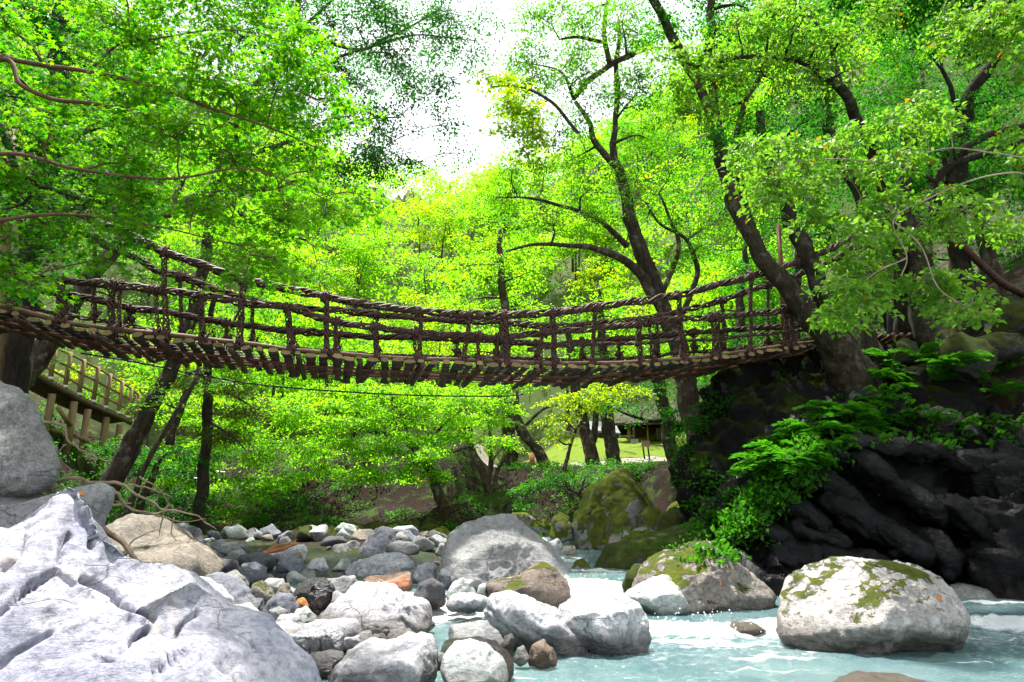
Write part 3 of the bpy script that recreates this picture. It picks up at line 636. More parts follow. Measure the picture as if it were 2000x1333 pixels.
# --- mid-left bed
big = [
 ([(200, 1110), (204, 1010), (240, 1004), (268, 1010), (304, 1042), (351, 1068), (400, 1098), (420, 1120)], 9.6, 'cracked tan rock ledge below the dead branches', 'tan', dict(thick=1.2, sub=5, amp=.07)),
 ([(312, 1080), (330, 1040), (360, 1026), (385, 1030), (397, 1056), (395, 1085)], 11.5, 'dark brown rounded rock behind the tan ledge', 'dark', dict()),
 ([(334, 1172), (350, 1133), (378, 1126), (400, 1134), (430, 1152), (456, 1170), (462, 1190)], 8.9, 'white wedge-shaped rock right of the big pyramid boulder slope', 'white', dict(sub=5, cuts=6)),
 ([(383, 1216), (410, 1196), (440, 1183), (474, 1183), (508, 1204), (509, 1222)], 7.9, 'pale white slab with a flat sloping top next to the grey ramp slab', 'white', dict(sub=5, tilt=.2, round_=.6, planes=[((.25, -.5, 1), .35), ((.3, -1, 0), .6)])),
 ([(372, 1150), (385, 1128), (420, 1126), (452, 1138), (478, 1165), (514, 1192), (516, 1215)], 9.6, 'long smooth blue-grey ramp slab leaning down to the right', 'blue', dict(tilt=.6)),
 ([(362, 1120), (370, 1085), (395, 1074), (420, 1080), (432, 1095), (462, 1098), (466, 1122)], 11.2, 'broad dark grey boulder with a split top in the left rubble', 'dark', dict(sub=5)),
 ([(424, 1147), (430, 1124), (455, 1115), (478, 1122), (487, 1146)], 10.4, 'rounded tan-grey boulder in front of the broad dark boulder', 'speck', dict()),
 ([(466, 1122), (468, 1099), (490, 1094), (519, 1110), (519, 1126)], 11.4, 'angular blue-grey block with a sloping lit top', 'blue', dict(cuts=4, round_=.6, planes=[((.2, -.4, 1), .35), ((.1, -1, -.1), .5), ((1, -.3, .1), .6)])),
 ([(458, 1108), (470, 1086), (505, 1080), (540, 1090), (541, 1110)], 12.6, 'low dark slate slab behind the angular block', 'dark', dict()),
 ([(524, 1090), (535, 1073), (570, 1066), (596, 1062), (605, 1075), (600, 1088)], 13.6, 'long white striped rock beside the orange driftwood', 'white', dict()),
 ([(538, 1112), (545, 1092), (568, 1086), (590, 1094), (593, 1113)], 12.4, 'grey and white layered block below the striped rock', 'blue', dict()),
 ([(598, 1110), (610, 1092), (630, 1090), (642, 1109)], 12.6, 'small bright white stone between the layered block and the peaked boulder', 'white', dict()),
 ([(486, 1170), (492, 1142), (508, 1135), (530, 1150), (540, 1168)], 9.9, 'tan stone with a mossy shaded left side', 'moss_tan', dict()),
 ([(504, 1155), (520, 1132), (550, 1131), (564, 1155)], 10.3, 'flat grey stone behind the tan mossy stone', 'grey', dict()),
 ([(540, 1164), (546, 1142), (562, 1140), (572, 1162)], 9.9, 'small yellowish stone left of the black overhanging rock', 'tan', dict()),
 ([(564, 1168), (570, 1140), (590, 1131), (625, 1133), (650, 1150), (657, 1188), (640, 1196)], 10.0, 'black wet overhanging rock above a dark hollow', 'black', dict(sub=5, cuts=10, amp=.08)),
 ([(636, 1172), (645, 1138), (668, 1121), (690, 1126), (702, 1150), (700, 1172)], 10.4, 'greenish grey boulder right of the black rock', 'grey', dict()),
 ([(514, 1206), (520, 1176), (540, 1160), (566, 1163), (582, 1185), (580, 1207)], 8.9, 'rounded dark grey boulder beside the orange cobble', 'blue', dict(cuts=5)),
 ([(520, 1212), (526, 1192), (543, 1185), (560, 1195), (562, 1210)], 8.4, 'small rounded lilac stone in front of the dark grey boulder', 'grey', dict(cuts=4)),
 ([(576, 1186), (580, 1170), (592, 1167), (603, 1184)], 9.3, 'bright rust-orange cobble beside the dark hollow', 'rust', dict(sub=3)),
 ([(566, 1214), (575, 1190), (595, 1186), (612, 1203), (622, 1216)], 8.6, 'smooth pale green stone in front of the orange cobble', 'green', dict(cuts=5)),
 ([(532, 1222), (545, 1203), (580, 1200), (590, 1220)], 8.2, 'flat pale blue stone below the small lilac stone', 'white', dict()),
 ([(606, 1222), (620, 1211), (645, 1210), (655, 1222)], 8.3, 'flat brown stone behind the long white slab', 'tan', dict()),
 ([(630, 1205), (650, 1174), (670, 1154), (697, 1145), (736, 1148), (756, 1154), (790, 1172), (832, 1182), (845, 1206)], 9.7, 'large rounded white boulder at the centre of the left rubble', 'white', dict(sub=5, cuts=5, thick=1.0)),
 ([(702, 1232), (704, 1202), (712, 1176), (736, 1157), (775, 1160), (805, 1178), (835, 1205), (858, 1234)], 8.75, 'bright white boulder with a dark marbled right flank at the pool edge', 'white', dict(sub=5, cuts=5, sink=.2)),
 ([(466, 1232), (500, 1219), (560, 1216), (640, 1218), (690, 1213), (700, 1222), (706, 1244)], 7.8, 'long low white slab in front of the white boulders', 'white', dict(sub=5, tilt=.0, thick=.5, round_=.6, planes=[((.05, -.3, 1), .3), ((.1, -1, .0), .5)])),
 ([(566, 1265), (578, 1236), (610, 1229), (650, 1229), (667, 1240), (668, 1268)], 7.2, 'white block with vertical cracks in front of the long slab', 'white', dict(sub=6, cuts=4, round_=.6, tilt=.1, planes=[((0, -.3, 1), .45), ((.1, -1, .15), .5)], carve=[[(600, 1232), (604, 1268)], [(632, 1232), (626, 1270)], [(650, 1240), (648, 1272)]], cw=2.0, cd=.03)),
 ([(632, 1325), (660, 1290), (700, 1268), (780, 1252), (842, 1254), (850, 1290), (846, 1340)], 6.1, 'big flat-topped white rock with a dark front at the bottom of the picture', 'white', dict(sub=6, cuts=5, thick=.75, tilt=.0, round_=.6, planes=[((.05, -.28, 1), .30), ((.1, -1, -.05), .45), ((-.6, -.9, .0), .6)])),
 ([(862, 1310), (866, 1284), (886, 1261), (915, 1254), (950, 1264), (985, 1294), (993, 1326)], 5.95, 'smooth round white boulder at the bottom centre', 'green', dict(sub=5, cuts=3, amp=.03, thick=.32)),
 ([(868, 1248), (878, 1226), (915, 1222), (950, 1217), (972, 1236), (984, 1254)], 7.2, 'low white-topped rock with a dark flank behind the round white boulder', 'grey', dict(sub=5, tilt=.5)),
 ([(852, 1280), (872, 1252), (930, 1246), (975, 1256), (1000, 1290), (1004, 1310)], 6.7, 'black wet slab around the back of the round white boulder', 'black', dict(thick=.3)),
 ([(952, 1210), (952, 1174), (966, 1162), (990, 1158), (1017, 1171), (1068, 1190), (1110, 1208), (1150, 1236), (1152, 1272)], 8.0, 'long white rock with slanting dark streaks leaning to the right', 'white', dict(sub=6, cuts=4, thick=.55, tilt=.05, round_=.7, strata=((.5, .1, .85), 4.0, .022), sink=.2)),
 ([(1092, 1225), (1095, 1188), (1140, 1163), (1200, 1159), (1233, 1166), (1248, 1184), (1263, 1217), (1266, 1248)], 7.95, 'blazing white boulder with an ochre stain below the little waterfall', 'white', dict(sub=6, cuts=5, thick=.6, tilt=.15, round_=.65, planes=[((.1, -.35, 1), .5)])),
 ([(865, 1132), (867, 1085), (880, 1045), (905, 1024), (945, 1008), (975, 1003), (1000, 1010), (1040, 1035), (1075, 1070), (1100, 1100), (1128, 1138)], 12.0, 'largest grey boulder with a smooth pale face at the centre of the stream', 'grey', dict(sub=6, cuts=4, thick=1.1, amp=.04, tilt=.35, sink=.2)),
 ([(946, 1166), (950, 1143), (1014, 1130), (1062, 1100), (1083, 1112), (1104, 1139), (1115, 1174)], 10.4, 'brown striped rock with moss on its ridge left of the waterfall', 'brown', dict(sub=5, thick=.7, cuts=6)),
 ([(683, 1104), (700, 1061), (718, 1040), (745, 1030), (769, 1034), (784, 1058), (784, 1092)], 14.6, 'peaked dark grey boulder standing above the white rubble', 'blue', dict(sub=5, cuts=8)),
 ([(676, 1118), (685, 1100), (705, 1088), (735, 1080), (778, 1082), (805, 1100), (810, 1124)], 12.9, 'long white marbled boulder below the peaked dark boulder', 'white', dict(sub=5)),
 ([(806, 1134), (810, 1100), (835, 1095), (853, 1108), (853, 1138)], 12.0, 'white rock with a cut face left of the largest grey boulder', 'white', dict(cuts=9)),
 ([(699, 1154), (704, 1130), (745, 1121), (800, 1121), (805, 1148), (800, 1162)], 11.1, 'orange and brown banded rock behind the white boulder', 'orange', dict(sub=5, cuts=7)),
 ([(804, 1172), (820, 1140), (845, 1131), (868, 1145), (876, 1175)], 10.4, 'dark slate boulder right of the orange banded rock', 'dark', dict()),
 ([(854, 1146), (860, 1114), (875, 1108), (893, 1128), (893, 1148)], 11.3, 'small blue-grey angular rock at the foot of the largest boulder', 'blue', dict()),
 ([(872, 1164), (885, 1138), (905, 1127), (925, 1132), (932, 1162)], 10.4, 'pale green-white rock beside the brown striped rock', 'green', dict()),
 ([(930, 1166), (932, 1142), (948, 1140), (952, 1166)], 10.3, 'two-toned pale stone tucked against the brown striped rock', 'green', dict(sub=3)),
 ([(872, 1182), (882, 1164), (920, 1158), (950, 1166), (955, 1184)], 9.9, 'flat whitish rock at the head of the still pool', 'white', dict()),
 ([(1215, 1152), (1222, 1118), (1245, 1101), (1272, 1102), (1280, 1150)], 10.6, 'dark moss-covered rock right of the waterfall', 'mossy_dark', dict()),
 ([(1236, 1160), (1254, 1122), (1281, 1100), (1314, 1076), (1371, 1061), (1404, 1076), (1440, 1103), (1470, 1130), (1513, 1164), (1510, 1185)], 10.2, 'large weathered boulder with a mossy crown in the middle of the stream', 'moss_tan', dict(sub=6, thick=.95, cuts=5, tilt=.35)),
 ([(1220, 1164), (1260, 1141), (1296, 1126), (1332, 1138), (1347, 1160), (1352, 1192)], 9.4, 'wet whitish rock in front of the mossy-crowned boulder', 'green', dict(sub=5)),
 ([(1521, 1240), (1522, 1202), (1536, 1168), (1562, 1138), (1595, 1113), (1670, 1094), (1741, 1099), (1790, 1113), (1832, 1146), (1855, 1184), (1862, 1215), (1858, 1245)], 8.35, 'big domed white boulder with moss cushions standing in the right pool', 'moss_white', dict(sub=6, thick=.85, cuts=4, amp=.045, tilt=.3, sink=.2, strata=((.35, .2, .9), 4.0, .015))),
 ([(1846, 1182), (1852, 1156), (1885, 1139), (1925, 1142), (1954, 1180)], 11.2, 'small grey boulder behind the domed white boulder', 'speck', dict()),
 ([(1115, 1060), (1116, 1006), (1142, 966), (1166, 945), (1197, 923), (1228, 916), (1252, 928), (1269, 948), (1286, 975), (1290, 1010), (1280, 1050)], 16.4, 'big moss-capped boulder below the shelter lawn', 'mossy', dict(sub=6, thick=1.2, cuts=5, tilt=.35)),
 ([(1074, 1050), (1080, 1012), (1096, 1002), (1112, 1010), (1118, 1046)], 16.0, 'bright yellow-green mossy boulder left of the big moss-capped boulder', 'mossy', dict()),
 ([(1242, 1045), (1246, 1000), (1265, 987), (1288, 994), (1300, 1030)], 15.6, 'rounded mossy rock leaning on the right of the big moss-capped boulder', 'mossy', dict()),
 ([(1280, 1040), (1290, 1004), (1320, 990), (1345, 1002), (1356, 1036)], 15.0, 'dark mossy rock against the foot of the cliff', 'mossy_dark', dict()),
 ([(1160, 1108), (1186, 1068), (1225, 1062), (1262, 1056), (1310, 1040), (1350, 1026), (1385, 1040), (1396, 1098)], 12.9, 'long dark ledge draped with green moss above the cascade', 'mossy_dark', dict(sub=5, thick=.8)),
 ([(1188, 1068), (1196, 1044), (1225, 1032), (1270, 1030), (1294, 1050), (1296, 1068)], 13.7, 'grey rock with a moss edge behind the long dark ledge', 'moss_tan', dict()),
 ([(1115, 1112), (1124, 1096), (1144, 1090), (1154, 1106)], 12.2, 'small mossy stone at the lip of the cascade', 'mossy', dict(sub=3)),
 ([(1064, 1072), (1072, 1056), (1090, 1052), (1102, 1070)], 14.6, 'small white stone behind the largest grey boulder', 'white', dict(sub=3)),
 ([(1096, 1080), (1104, 1066), (1122, 1066), (1128, 1082)], 14.2, 'small moss-edged stone near the cascade lip', 'moss_tan', dict(sub=3)),
 ([(1030, 1035), (1040, 1018), (1066, 1014), (1078, 1032)], 17.0, 'low mossy stone behind the right shoulder of the largest boulder', 'mossy', dict(sub=3)),
 ([(990, 1020), (1000, 1003), (1030, 1001), (1050, 1020)], 17.8, 'low tan and moss stone behind the top of the largest boulder', 'moss_tan', dict(sub=3)),
 ([(1400, 1236), (1430, 1222), (1480, 1220), (1505, 1236)], 8.6, 'olive stone just under the water left of the domed boulder', 'tan', dict(depthshift=.2)),
 ([(1622, 1345), (1644, 1316), (1725, 1299), (1822, 1306), (1860, 1345)], 6.2, 'smooth olive rock barely breaking the surface at the bottom right', 'tan', dict(thick=.6, tilt=.6, cuts=3, amp=.04, zs=-.13)),
 ([(1000, 1290), (1010, 1266), (1022, 1260), (1034, 1284)], 7.1, 'small green stone below the streaked white rock', 'green', dict(sub=3)),
 ([(1030, 1290), (1040, 1262), (1062, 1250), (1082, 1268), (1090, 1290)], 7.1, 'pinkish tan stone below the streaked white rock', 'orange', dict()),
 ([(690, 1258), (700, 1238), (722, 1232), (735, 1256)], 7.5, 'small grey stone at the right end of the long white slab', 'grey', dict(sub=3)),
 ([(720, 1256), (730, 1238), (748, 1236), (758, 1254)], 7.6, 'small pinkish stone at the edge of the still pool', 'tan', dict(sub=3)),
 ([(978, 1262), (984, 1244), (1000, 1238), (1010, 1262)], 7.4, 'dark grey stone wedged under the streaked white rock', 'dark', dict(sub=3)),
 ([(640, 1100), (650, 1066), (672, 1062), (690, 1080), (690, 1102)], 14.4, 'grey cobble block left of the peaked boulder', 'speck', dict()),
 ([(786, 1090), (795, 1070), (812, 1066), (822, 1088)], 15.0, 'small grey round stone right of the peaked boulder', 'speck', dict(sub=3)),
 ([(542, 1070), (548, 1052), (560, 1048), (572, 1066)], 15.5, 'pale grey stone behind the orange driftwood', 'speck', dict(sub=3)),
 ([(394, 1080), (400, 1062), (406, 1058), (412, 1078)], 12.4, 'small upright white stone on top of the left rubble', 'white', dict(sub=3)),
 ([(424, 1078), (436, 1062), (460, 1060), (472, 1076)], 13.6, 'flat grey stone at the back of the left rubble', 'grey', dict(sub=3)),
 ([(442, 1092), (452, 1074), (474, 1072), (484, 1090)], 13.0, 'pale lilac stone behind the angular block', 'grey', dict(sub=3)),
 ([(492, 1088), (500, 1073), (514, 1072), (522, 1088)], 13.2, 'small dark blue stone left of the orange driftwood', 'dark', dict(sub=3)),
 ([(850, 1080), (856, 1062), (868, 1060), (876, 1080)], 14.6, 'small grey stone at the left shoulder of the largest boulder', 'grey', dict(sub=3)),
 ([(596, 1310), (604, 1280), (640, 1268), (668, 1276), (676, 1312)], 6.75, 'low blue-grey slab in the gap right of the pyramid boulder foot', 'blue', dict(planes=[((.1, -.3, 1), .4)], round_=.65)),
 ([(664, 1262), (676, 1244), (704, 1240), (716, 1258)], 7.35, 'small pale angular block between the cracked block and the still pool', 'white', dict(cuts=9)),
 ([(752, 1248), (764, 1232), (800, 1230), (822, 1246)], 8.1, 'flat grey stone awash in front of the marbled white boulder', 'grey', dict(cuts=9)),
 ([(846, 1300), (852, 1276), (866, 1272), (872, 1300)], 6.5, 'narrow grey stone between the flat-topped rock and the round white boulder', 'grey', dict(sub=3)),
 ([(676, 1176), (690, 1160), (716, 1158), (724, 1176)], 10.0, 'small blue stone tucked behind the rounded white boulder', 'blue', dict(sub=3)),
]
for poly, Y, lab, mt, kw in big: rock(poly, Y, lab, mt, **kw)

# --- cobbles filling the gaps; nothing in the photograph tells them apart
rs = np.random.RandomState(5)
def cobble(x, y, size, mt, label, group, flat=.6):
    V, F = ico(3); U = V.copy()
    for k in range(11):
        n = rs.normal(size=3); n /= np.linalg.norm(n); U = U - np.maximum(0, U @ n - rs.uniform(.42, .82))[:, None] * n
    p = U * size * np.array([1, rs.uniform(.6, .9), flat]); p += vnormals(p, F) * (size * .10 * fbm(p / size * 1.8 + rs.uniform(0, 50), 4))[:, None]
    a = rs.uniform(0, 6.28); ca, sa = math.cos(a), math.sin(a); p = p @ np.array([[ca, sa, 0], [-sa, ca, 0], [0, 0, 1]])
    z = float(ground(x, y)) + size * flat * .35
    word = {'grey': 'mid-grey', 'white': 'whitish', 'blue': 'blue-grey', 'dark': 'dark slate', 'tan': 'tan', 'speck': 'speckled grey', 'green': 'pale greenish', 'mossy': 'bright mossy', 'mossy_dark': 'dark mossy'}[mt]
    sz_ = 'tiny' if size < .14 else 'small' if size < .24 else 'fist-to-head sized' if size < .34 else 'larger'
    return tag(obj('cobble', mesh_np('cobble', p, F), M[mt], None, (x, y, z)), label.replace('@', sz_ + ' ' + word), 'stone', group)
n = 0
while n < 230:
    px, py = rs.uniform(250, 860), rs.uniform(1062, 1235)
    if px < 330 + (py - 1100) * 1.1 and py > 1090: continue
    Y = 1.18 * FPX / (py - 992); Y = min(Y, 17.5)
    q = P(px, py, Y)
    if q[0] > -.9: continue
    cobble(q[0], q[1], (.07 + .30 * rs.rand() ** 1.8) * (.75 + Y * .035), rs.choice(['grey', 'white', 'blue', 'dark', 'tan', 'speck', 'blue', 'green']), ('@ loose cobble in the near left rubble' if Y < 11 else '@ loose cobble in the middle of the left rubble' if Y < 14 else '@ loose cobble at the far edge of the left rubble'), 'cobbles in the left rubble'); n += 1
for k in range(46):
    px = rs.uniform(600, 1010); Y = rs.uniform(17.2, 19.6)
    x = (px - 1000) / FPX * Y
    cobble(x, Y, rs.uniform(.2, .55), 'mossy_dark' if rs.rand() < .72 else 'mossy', ('@ stone under the left part of the far bank' if px < 740 else '@ stone under the middle of the far bank' if px < 880 else '@ stone under the far bank behind the largest grey boulder'), 'mossy stones under the far bank')
for k in range(26):
    x, y = rs.uniform(1.3, 4.4), rs.uniform(13.6, 17.5)
    cobble(x, y, rs.uniform(.15, .42), 'mossy' if rs.rand() < .5 else 'mossy_dark', ('@ stone left of the big moss-capped boulder' if x < 2.6 else '@ stone between the moss-capped boulder and the cliff'), 'mossy stones by the cliff foot')

# ================================================================ CLIFF (right bank)
ST = ((.50, .25, .83), .95, .34)
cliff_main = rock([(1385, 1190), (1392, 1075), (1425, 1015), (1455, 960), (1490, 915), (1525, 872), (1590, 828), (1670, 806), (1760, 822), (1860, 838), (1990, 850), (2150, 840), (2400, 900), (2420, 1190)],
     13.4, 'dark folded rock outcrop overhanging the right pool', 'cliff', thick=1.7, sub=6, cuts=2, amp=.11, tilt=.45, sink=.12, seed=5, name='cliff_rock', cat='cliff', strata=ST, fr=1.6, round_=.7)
# tilted slabs of the fold, each proud of the face
rc = np.random.RandomState(91)
def slab(cx, cy, ln, wd, ang, Y):
    ca, sa = math.cos(math.radians(ang)), math.sin(math.radians(ang)); pts = []
    for a in range(0, 360, 24):
        t = math.radians(a); x = math.copysign(abs(math.cos(t)) ** .8, math.cos(t)) * ln * rc.uniform(.85, 1.1); y = math.copysign(abs(math.sin(t)) ** .7, math.sin(t)) * wd * rc.uniform(.75, 1.15) - .12 * wd * (x / ln) ** 2
        pts.append((cx + x * ca - y * sa, cy + x * sa + y * ca))
    o = rock(pts, Y, '', 'cliff', thick=rc.uniform(.4, .7), sub=4, seed=rc.randint(9999), cuts=9, amp=.10, tilt=.3, cutd=(.42, .8), sink=0, name='rock_slab', cat=None, strata=((.45, .2, .87), 3.0, .05))
    o.parent = cliff_main; o.location = o.location - cliff_main.location
for (cx, cy, ln, wd, ang, Y) in [(1455, 1030, 60, 26, -50, 12.0), (1500, 960, 60, 24, -48, 12.2), (1500, 1040, 70, 22, 18, 11.9), (1560, 1000, 80, 24, 30, 12.0), (1550, 930, 60, 20, 35, 12.2), (1590, 1050, 90, 24, 22, 11.8), (1640, 960, 90, 22, 34, 12.0), (1620, 890, 70, 20, 20, 12.3), (1690, 1020, 100, 26, 30, 11.8), (1730, 940, 80, 20, 40, 12.0), (1700, 870, 80, 18, 8, 12.2), (1760, 1060, 90, 28, 34, 11.6), (1800, 990, 70, 22, 48, 11.8), (1810, 880, 90, 22, 6, 12.1), (1840, 1080, 60, 26, 50, 11.4), (1870, 1010, 60, 24, 52, 11.6), (1650, 1090, 90, 24, 10, 11.6), (1540, 1090, 80, 24, 8, 11.7), (1900, 900, 80, 24, 12, 11.9), (1740, 1110, 80, 20, 16, 11.4)]:
    slab(cx, cy, ln * .95, wd, ang, Y)
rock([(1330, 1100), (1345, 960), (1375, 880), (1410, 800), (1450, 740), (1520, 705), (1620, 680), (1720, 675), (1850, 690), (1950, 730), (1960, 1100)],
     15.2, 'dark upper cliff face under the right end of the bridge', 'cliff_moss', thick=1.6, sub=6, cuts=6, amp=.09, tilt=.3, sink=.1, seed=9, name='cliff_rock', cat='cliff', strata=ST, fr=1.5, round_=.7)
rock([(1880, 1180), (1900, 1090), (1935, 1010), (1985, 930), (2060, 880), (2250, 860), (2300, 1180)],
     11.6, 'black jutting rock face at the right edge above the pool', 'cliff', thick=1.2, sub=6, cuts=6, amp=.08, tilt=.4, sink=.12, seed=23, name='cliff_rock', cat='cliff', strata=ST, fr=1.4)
rock([(1400, 1130), (1440, 1078), (1500, 1062), (1570, 1068), (1620, 1100), (1640, 1150)],
     12.0, 'low dark slanting rock in front of the folded outcrop', 'cliff', thick=.8, sub=5, seed=61, name='cliff_rock', cat='cliff', strata=ST, amp=.08)
rock([(1780, 1150), (1800, 1100), (1830, 1080), (1870, 1100), (1890, 1150)],
     12.2, 'small black rock at the water line under the outcrop', 'cliff', thick=.5, sub=4, seed=62, name='cliff_rock', cat='cliff', amp=.08)
for (poly, Y, lab) in [([(1745, 700), (1750, 668), (1775, 655), (1790, 668), (1795, 700)], 14.6, 'mossy round stone at the root of the right-hand trees'),
                       ([(1838, 715), (1850, 665), (1885, 648), (1930, 655), (1950, 710)], 13.6, 'broad mossy stone on the right terrace edge'),
                       ([(1900, 690), (1912, 660), (1940, 650), (1980, 658), (2010, 690)], 13.9, 'mossy stone near the right edge of the picture on the terrace'),
                       ([(1950, 650), (1965, 590), (2000, 575), (2060, 590), (2080, 650)], 15.0, 'dark mossy rock against the brown slope at the right edge')]:
    rock(poly, Y, lab, 'mossy_dark', sub=4)
# ================================================================ VINE BRIDGE
BA = np.array([.972, .234, 0]); BA /= np.linalg.norm(BA)          # along the bridge
BD = np.array([-BA[1], BA[0], 0])                                # across, away from the camera
BN0 = P(985, 706, 13.0); BN0[2] = 0
BW = 1.75
def on_plane(px, py, far):
    d = ray(px, py); o = BN0 + (BD * BW if far else 0)
    return CAM + d * (((o - CAM) @ BD) / (d @ BD))
def curve(pts, far, m=10):
    q = np.array([on_plane(x, y, far) for x, y in pts]); return crom(q, m)
def at_s(path, s):
    u = (path - BN0) @ BA; o = np.argsort(u)
    return np.array([np.interp(s, u[o], path[o, k]) for k in range(3)])
bridge = empty('vine_bridge', on_plane(985, 706, False), 'twisted vine footbridge with plank deck slung across the stream', 'bridge')
LOG = [(-170, 560), (-60, 588), (30, 607), (135, 633), (225, 645), (318, 655), (480, 673), (600, 687), (700, 695), (825, 701), (950, 706), (1060, 711), (1150, 711), (1275, 706), (1375, 698), (1470, 685), (1560, 673), (1640, 662)]
NT = [(-60, 330), (20, 365), (114, 406), (261, 463), (324, 494), (384, 514), (475, 546), (637, 580), (730, 597), (825, 609), (925, 615), (985, 616), (1075, 611), (1167, 600), (1250, 588), (1325, 577), (1400, 557), (1464, 541), (1542, 517), (1640, 478), (1730, 430)]
FT = [(40, 400), (110, 432), (168, 460), (210, 481), (270, 508), (318, 532), (354, 541), (474, 583), (530, 597), (640, 605), (730, 615), (825, 622), (925, 628), (985, 629), (1070, 638), (1167, 632), (1275, 621), (1325, 609), (1400, 590), (1464, 568), (1530, 547), (1600, 520), (1680, 480)]
NM = [(-120, 505), (0, 523), (111, 547), (216, 556), (312, 568), (390, 577), (474, 592), (570, 603), (645, 627), (732, 640), (820, 650), (925, 657), (985, 660), (1045, 652), (1125, 645), (1167, 642), (1237, 634), (1325, 623), (1398, 620), (1470, 613), (1527, 606), (1620, 590)]
FM = [(-120, 530), (0, 550), (75, 567), (174, 583), (261, 603), (318, 608), (387, 622), (480, 636), (550, 645), (645, 652), (732, 659), (820, 660), (925, 665), (985, 667), (1075, 674), (1137, 668), (1250, 660), (1325, 652), (1400, 647), (1449, 643), (1536, 637), (1620, 628)]
NL = [(1030, 684), (1100, 676), (1170, 672), (1250, 671), (1325, 665), (1387, 664), (1464, 655), (1542, 648), (1620, 640)]
FL = [(-120, 570), (0, 592), (60, 604), (150, 619), (300, 645), (400, 664), (500, 676), (625, 686), (688, 691), (820, 697), (985, 699), (1112, 704), (1250, 699), (1325, 690), (1485, 678), (1605, 658)]
pts_log = curve(LOG, False)
rngb = np.random.RandomState(3)
def cable(path, n, R, r, pitch, name, seed, loose=3):
    seg = np.linalg.norm(np.diff(path, axis=0), axis=1); s = np.concatenate([[0], np.cumsum(seg)])
    m_ = int(s[-1] / .055); ss = np.linspace(0, s[-1], m_)
    p = np.stack([np.interp(ss, s, path[:, k]) for k in range(3)], -1)
    T, A, B = frames(p); mb = MB()
    bulge = 1 + .45 * fbm(np.stack([ss * .8, ss * 0 + seed, ss * 0], -1), 2)
    for k in range(n + loose):
        lo = k >= n
        ph = 2 * math.pi * k / n + ss / (pitch * (1.3 if lo else 1)) * 2 * math.pi + 1.9 * fbm(np.stack([ss * .9, ss * 0 + k * 5 + seed, ss * 0], -1), 2)
        rr = (R * bulge if not lo else R * 1.35) * (1 + .45 * fbm(np.stack([ss * 2.2, ss * 0 + k * 3.1 + seed, ss * 0 + 4], -1), 2))
        q = p + (rr * np.cos(ph))[:, None] * A + (rr * np.sin(ph))[:, None] * B
        rad = r * rngb.uniform(.55, 1.35) * (1 + .2 * fbm(np.stack([ss * 3, ss * 0 + k, ss * 0 + seed], -1), 2)) * (.6 if lo else 1)
        tube(mb, q, rad, 5, True)
    return mb.build(name, M['vine'], bridge)
C_NT, C_FT, C_NM, C_FM, C_NL, C_FL = (curve(NT, False), curve(FT, True), curve(NM, False), curve(FM, True), curve(NL, False), curve(FL, True))
for i, (c, n, R, r, pt) in enumerate([(C_NT, 7, .054, .024, .8), (C_FT, 7, .050, .023, .85), (C_NM, 6, .047, .022, .7), (C_FM, 6, .044, .021, .75), (C_NL, 4, .028, .016, .5), (C_FL, 4, .030, .017, .55)]):
    cable(c, n, R, r, pt, 'vine_cable', i * 11 + 1)
# side logs lying along the near edge of the deck
s_all = (pts_log - BN0) @ BA; s0, s1 = s_all.min(), s_all.max()
def zdeck(s): return at_s(pts_log, s)
L0 = s0
while L0 < s1 - .3:
    L1 = min(L0 + rngb.uniform(2.6, 3.8), s1)
    p = np.array([zdeck(s) for s in np.linspace(L0 - .08, L1 + .08, 14)]) + np.array([0, 0, .01]) + BD * rngb.uniform(-.03, .03)
    tube(mb := MB(), p + np.stack([fbm(p * .8, 2) * .0, fbm(p * .8, 2) * .02, fbm(p * .8 + 4, 2) * .02], -1), np.linspace(.050, .040, 14) * rngb.uniform(.9, 1.1), 9, True, .08, int(L0 * 10))
    mb.build('side_log', M['log'], bridge); L0 = L1
# planks: split pieces of wood laid across with open gaps
pm = []
for v in range(5):
    V = []; rr = np.random.RandomState(v)
    for j, y in enumerate(np.linspace(0, 1, 7)):
        wj = .055 * (1 + .18 * rr.normal()); hj = .034 * (1 + .15 * rr.normal()); cx = .010 * rr.normal(); cz = .006 * rr.normal()
        for (a, b) in ((-1, -.55), (-.75, .8), (0, 1), (.75, .8), (1, -.5), (0, -1)): V.append((cx + a * wj, y, cz + b * hj))
    Q = [(i * 6 + j, i * 6 + (j + 1) % 6, (i + 1) * 6 + (j + 1) % 6, (i + 1) * 6 + j) for i in range(6) for j in range(6)]
    T = []
    V += [(0, 0, 0), (0, 1, 0)]
    for j in range(6): T += [(42, j, (j + 1) % 6), (43, 36 + (j + 1) % 6, 36 + j)]
    pm.append(mesh_np('plank', np.array(V), [np.array(T), np.array(Q)[:, ::-1]], False)); pm[-1].materials.append(M['plank'])
s = s0 + .05; k = 0; plank_s = []
while s < s1:
    c = zdeck(s); ln = BW + .20 + rngb.uniform(-.05, .10)
    a = math.atan2(BD[1], BD[0]) - math.pi / 2 + rngb.normal() * .035
    o = bpy.data.objects.new('plank', pm[k % 5]); link(o); o.parent = bridge
    st = c - BD * (.10 + rngb.uniform(-.03, .04)) - np.array([0, 0, .075]) - np.array(bridge.location)
    o.location = tuple(st); o.rotation_euler = (-.02 + rngb.normal() * .012, rngb.normal() * .10, a); o.scale = (rngb.uniform(.95, 1.6), ln, rngb.uniform(.9, 1.35))
    plank_s.append(s); s += rngb.uniform(.20, .25); k += 1
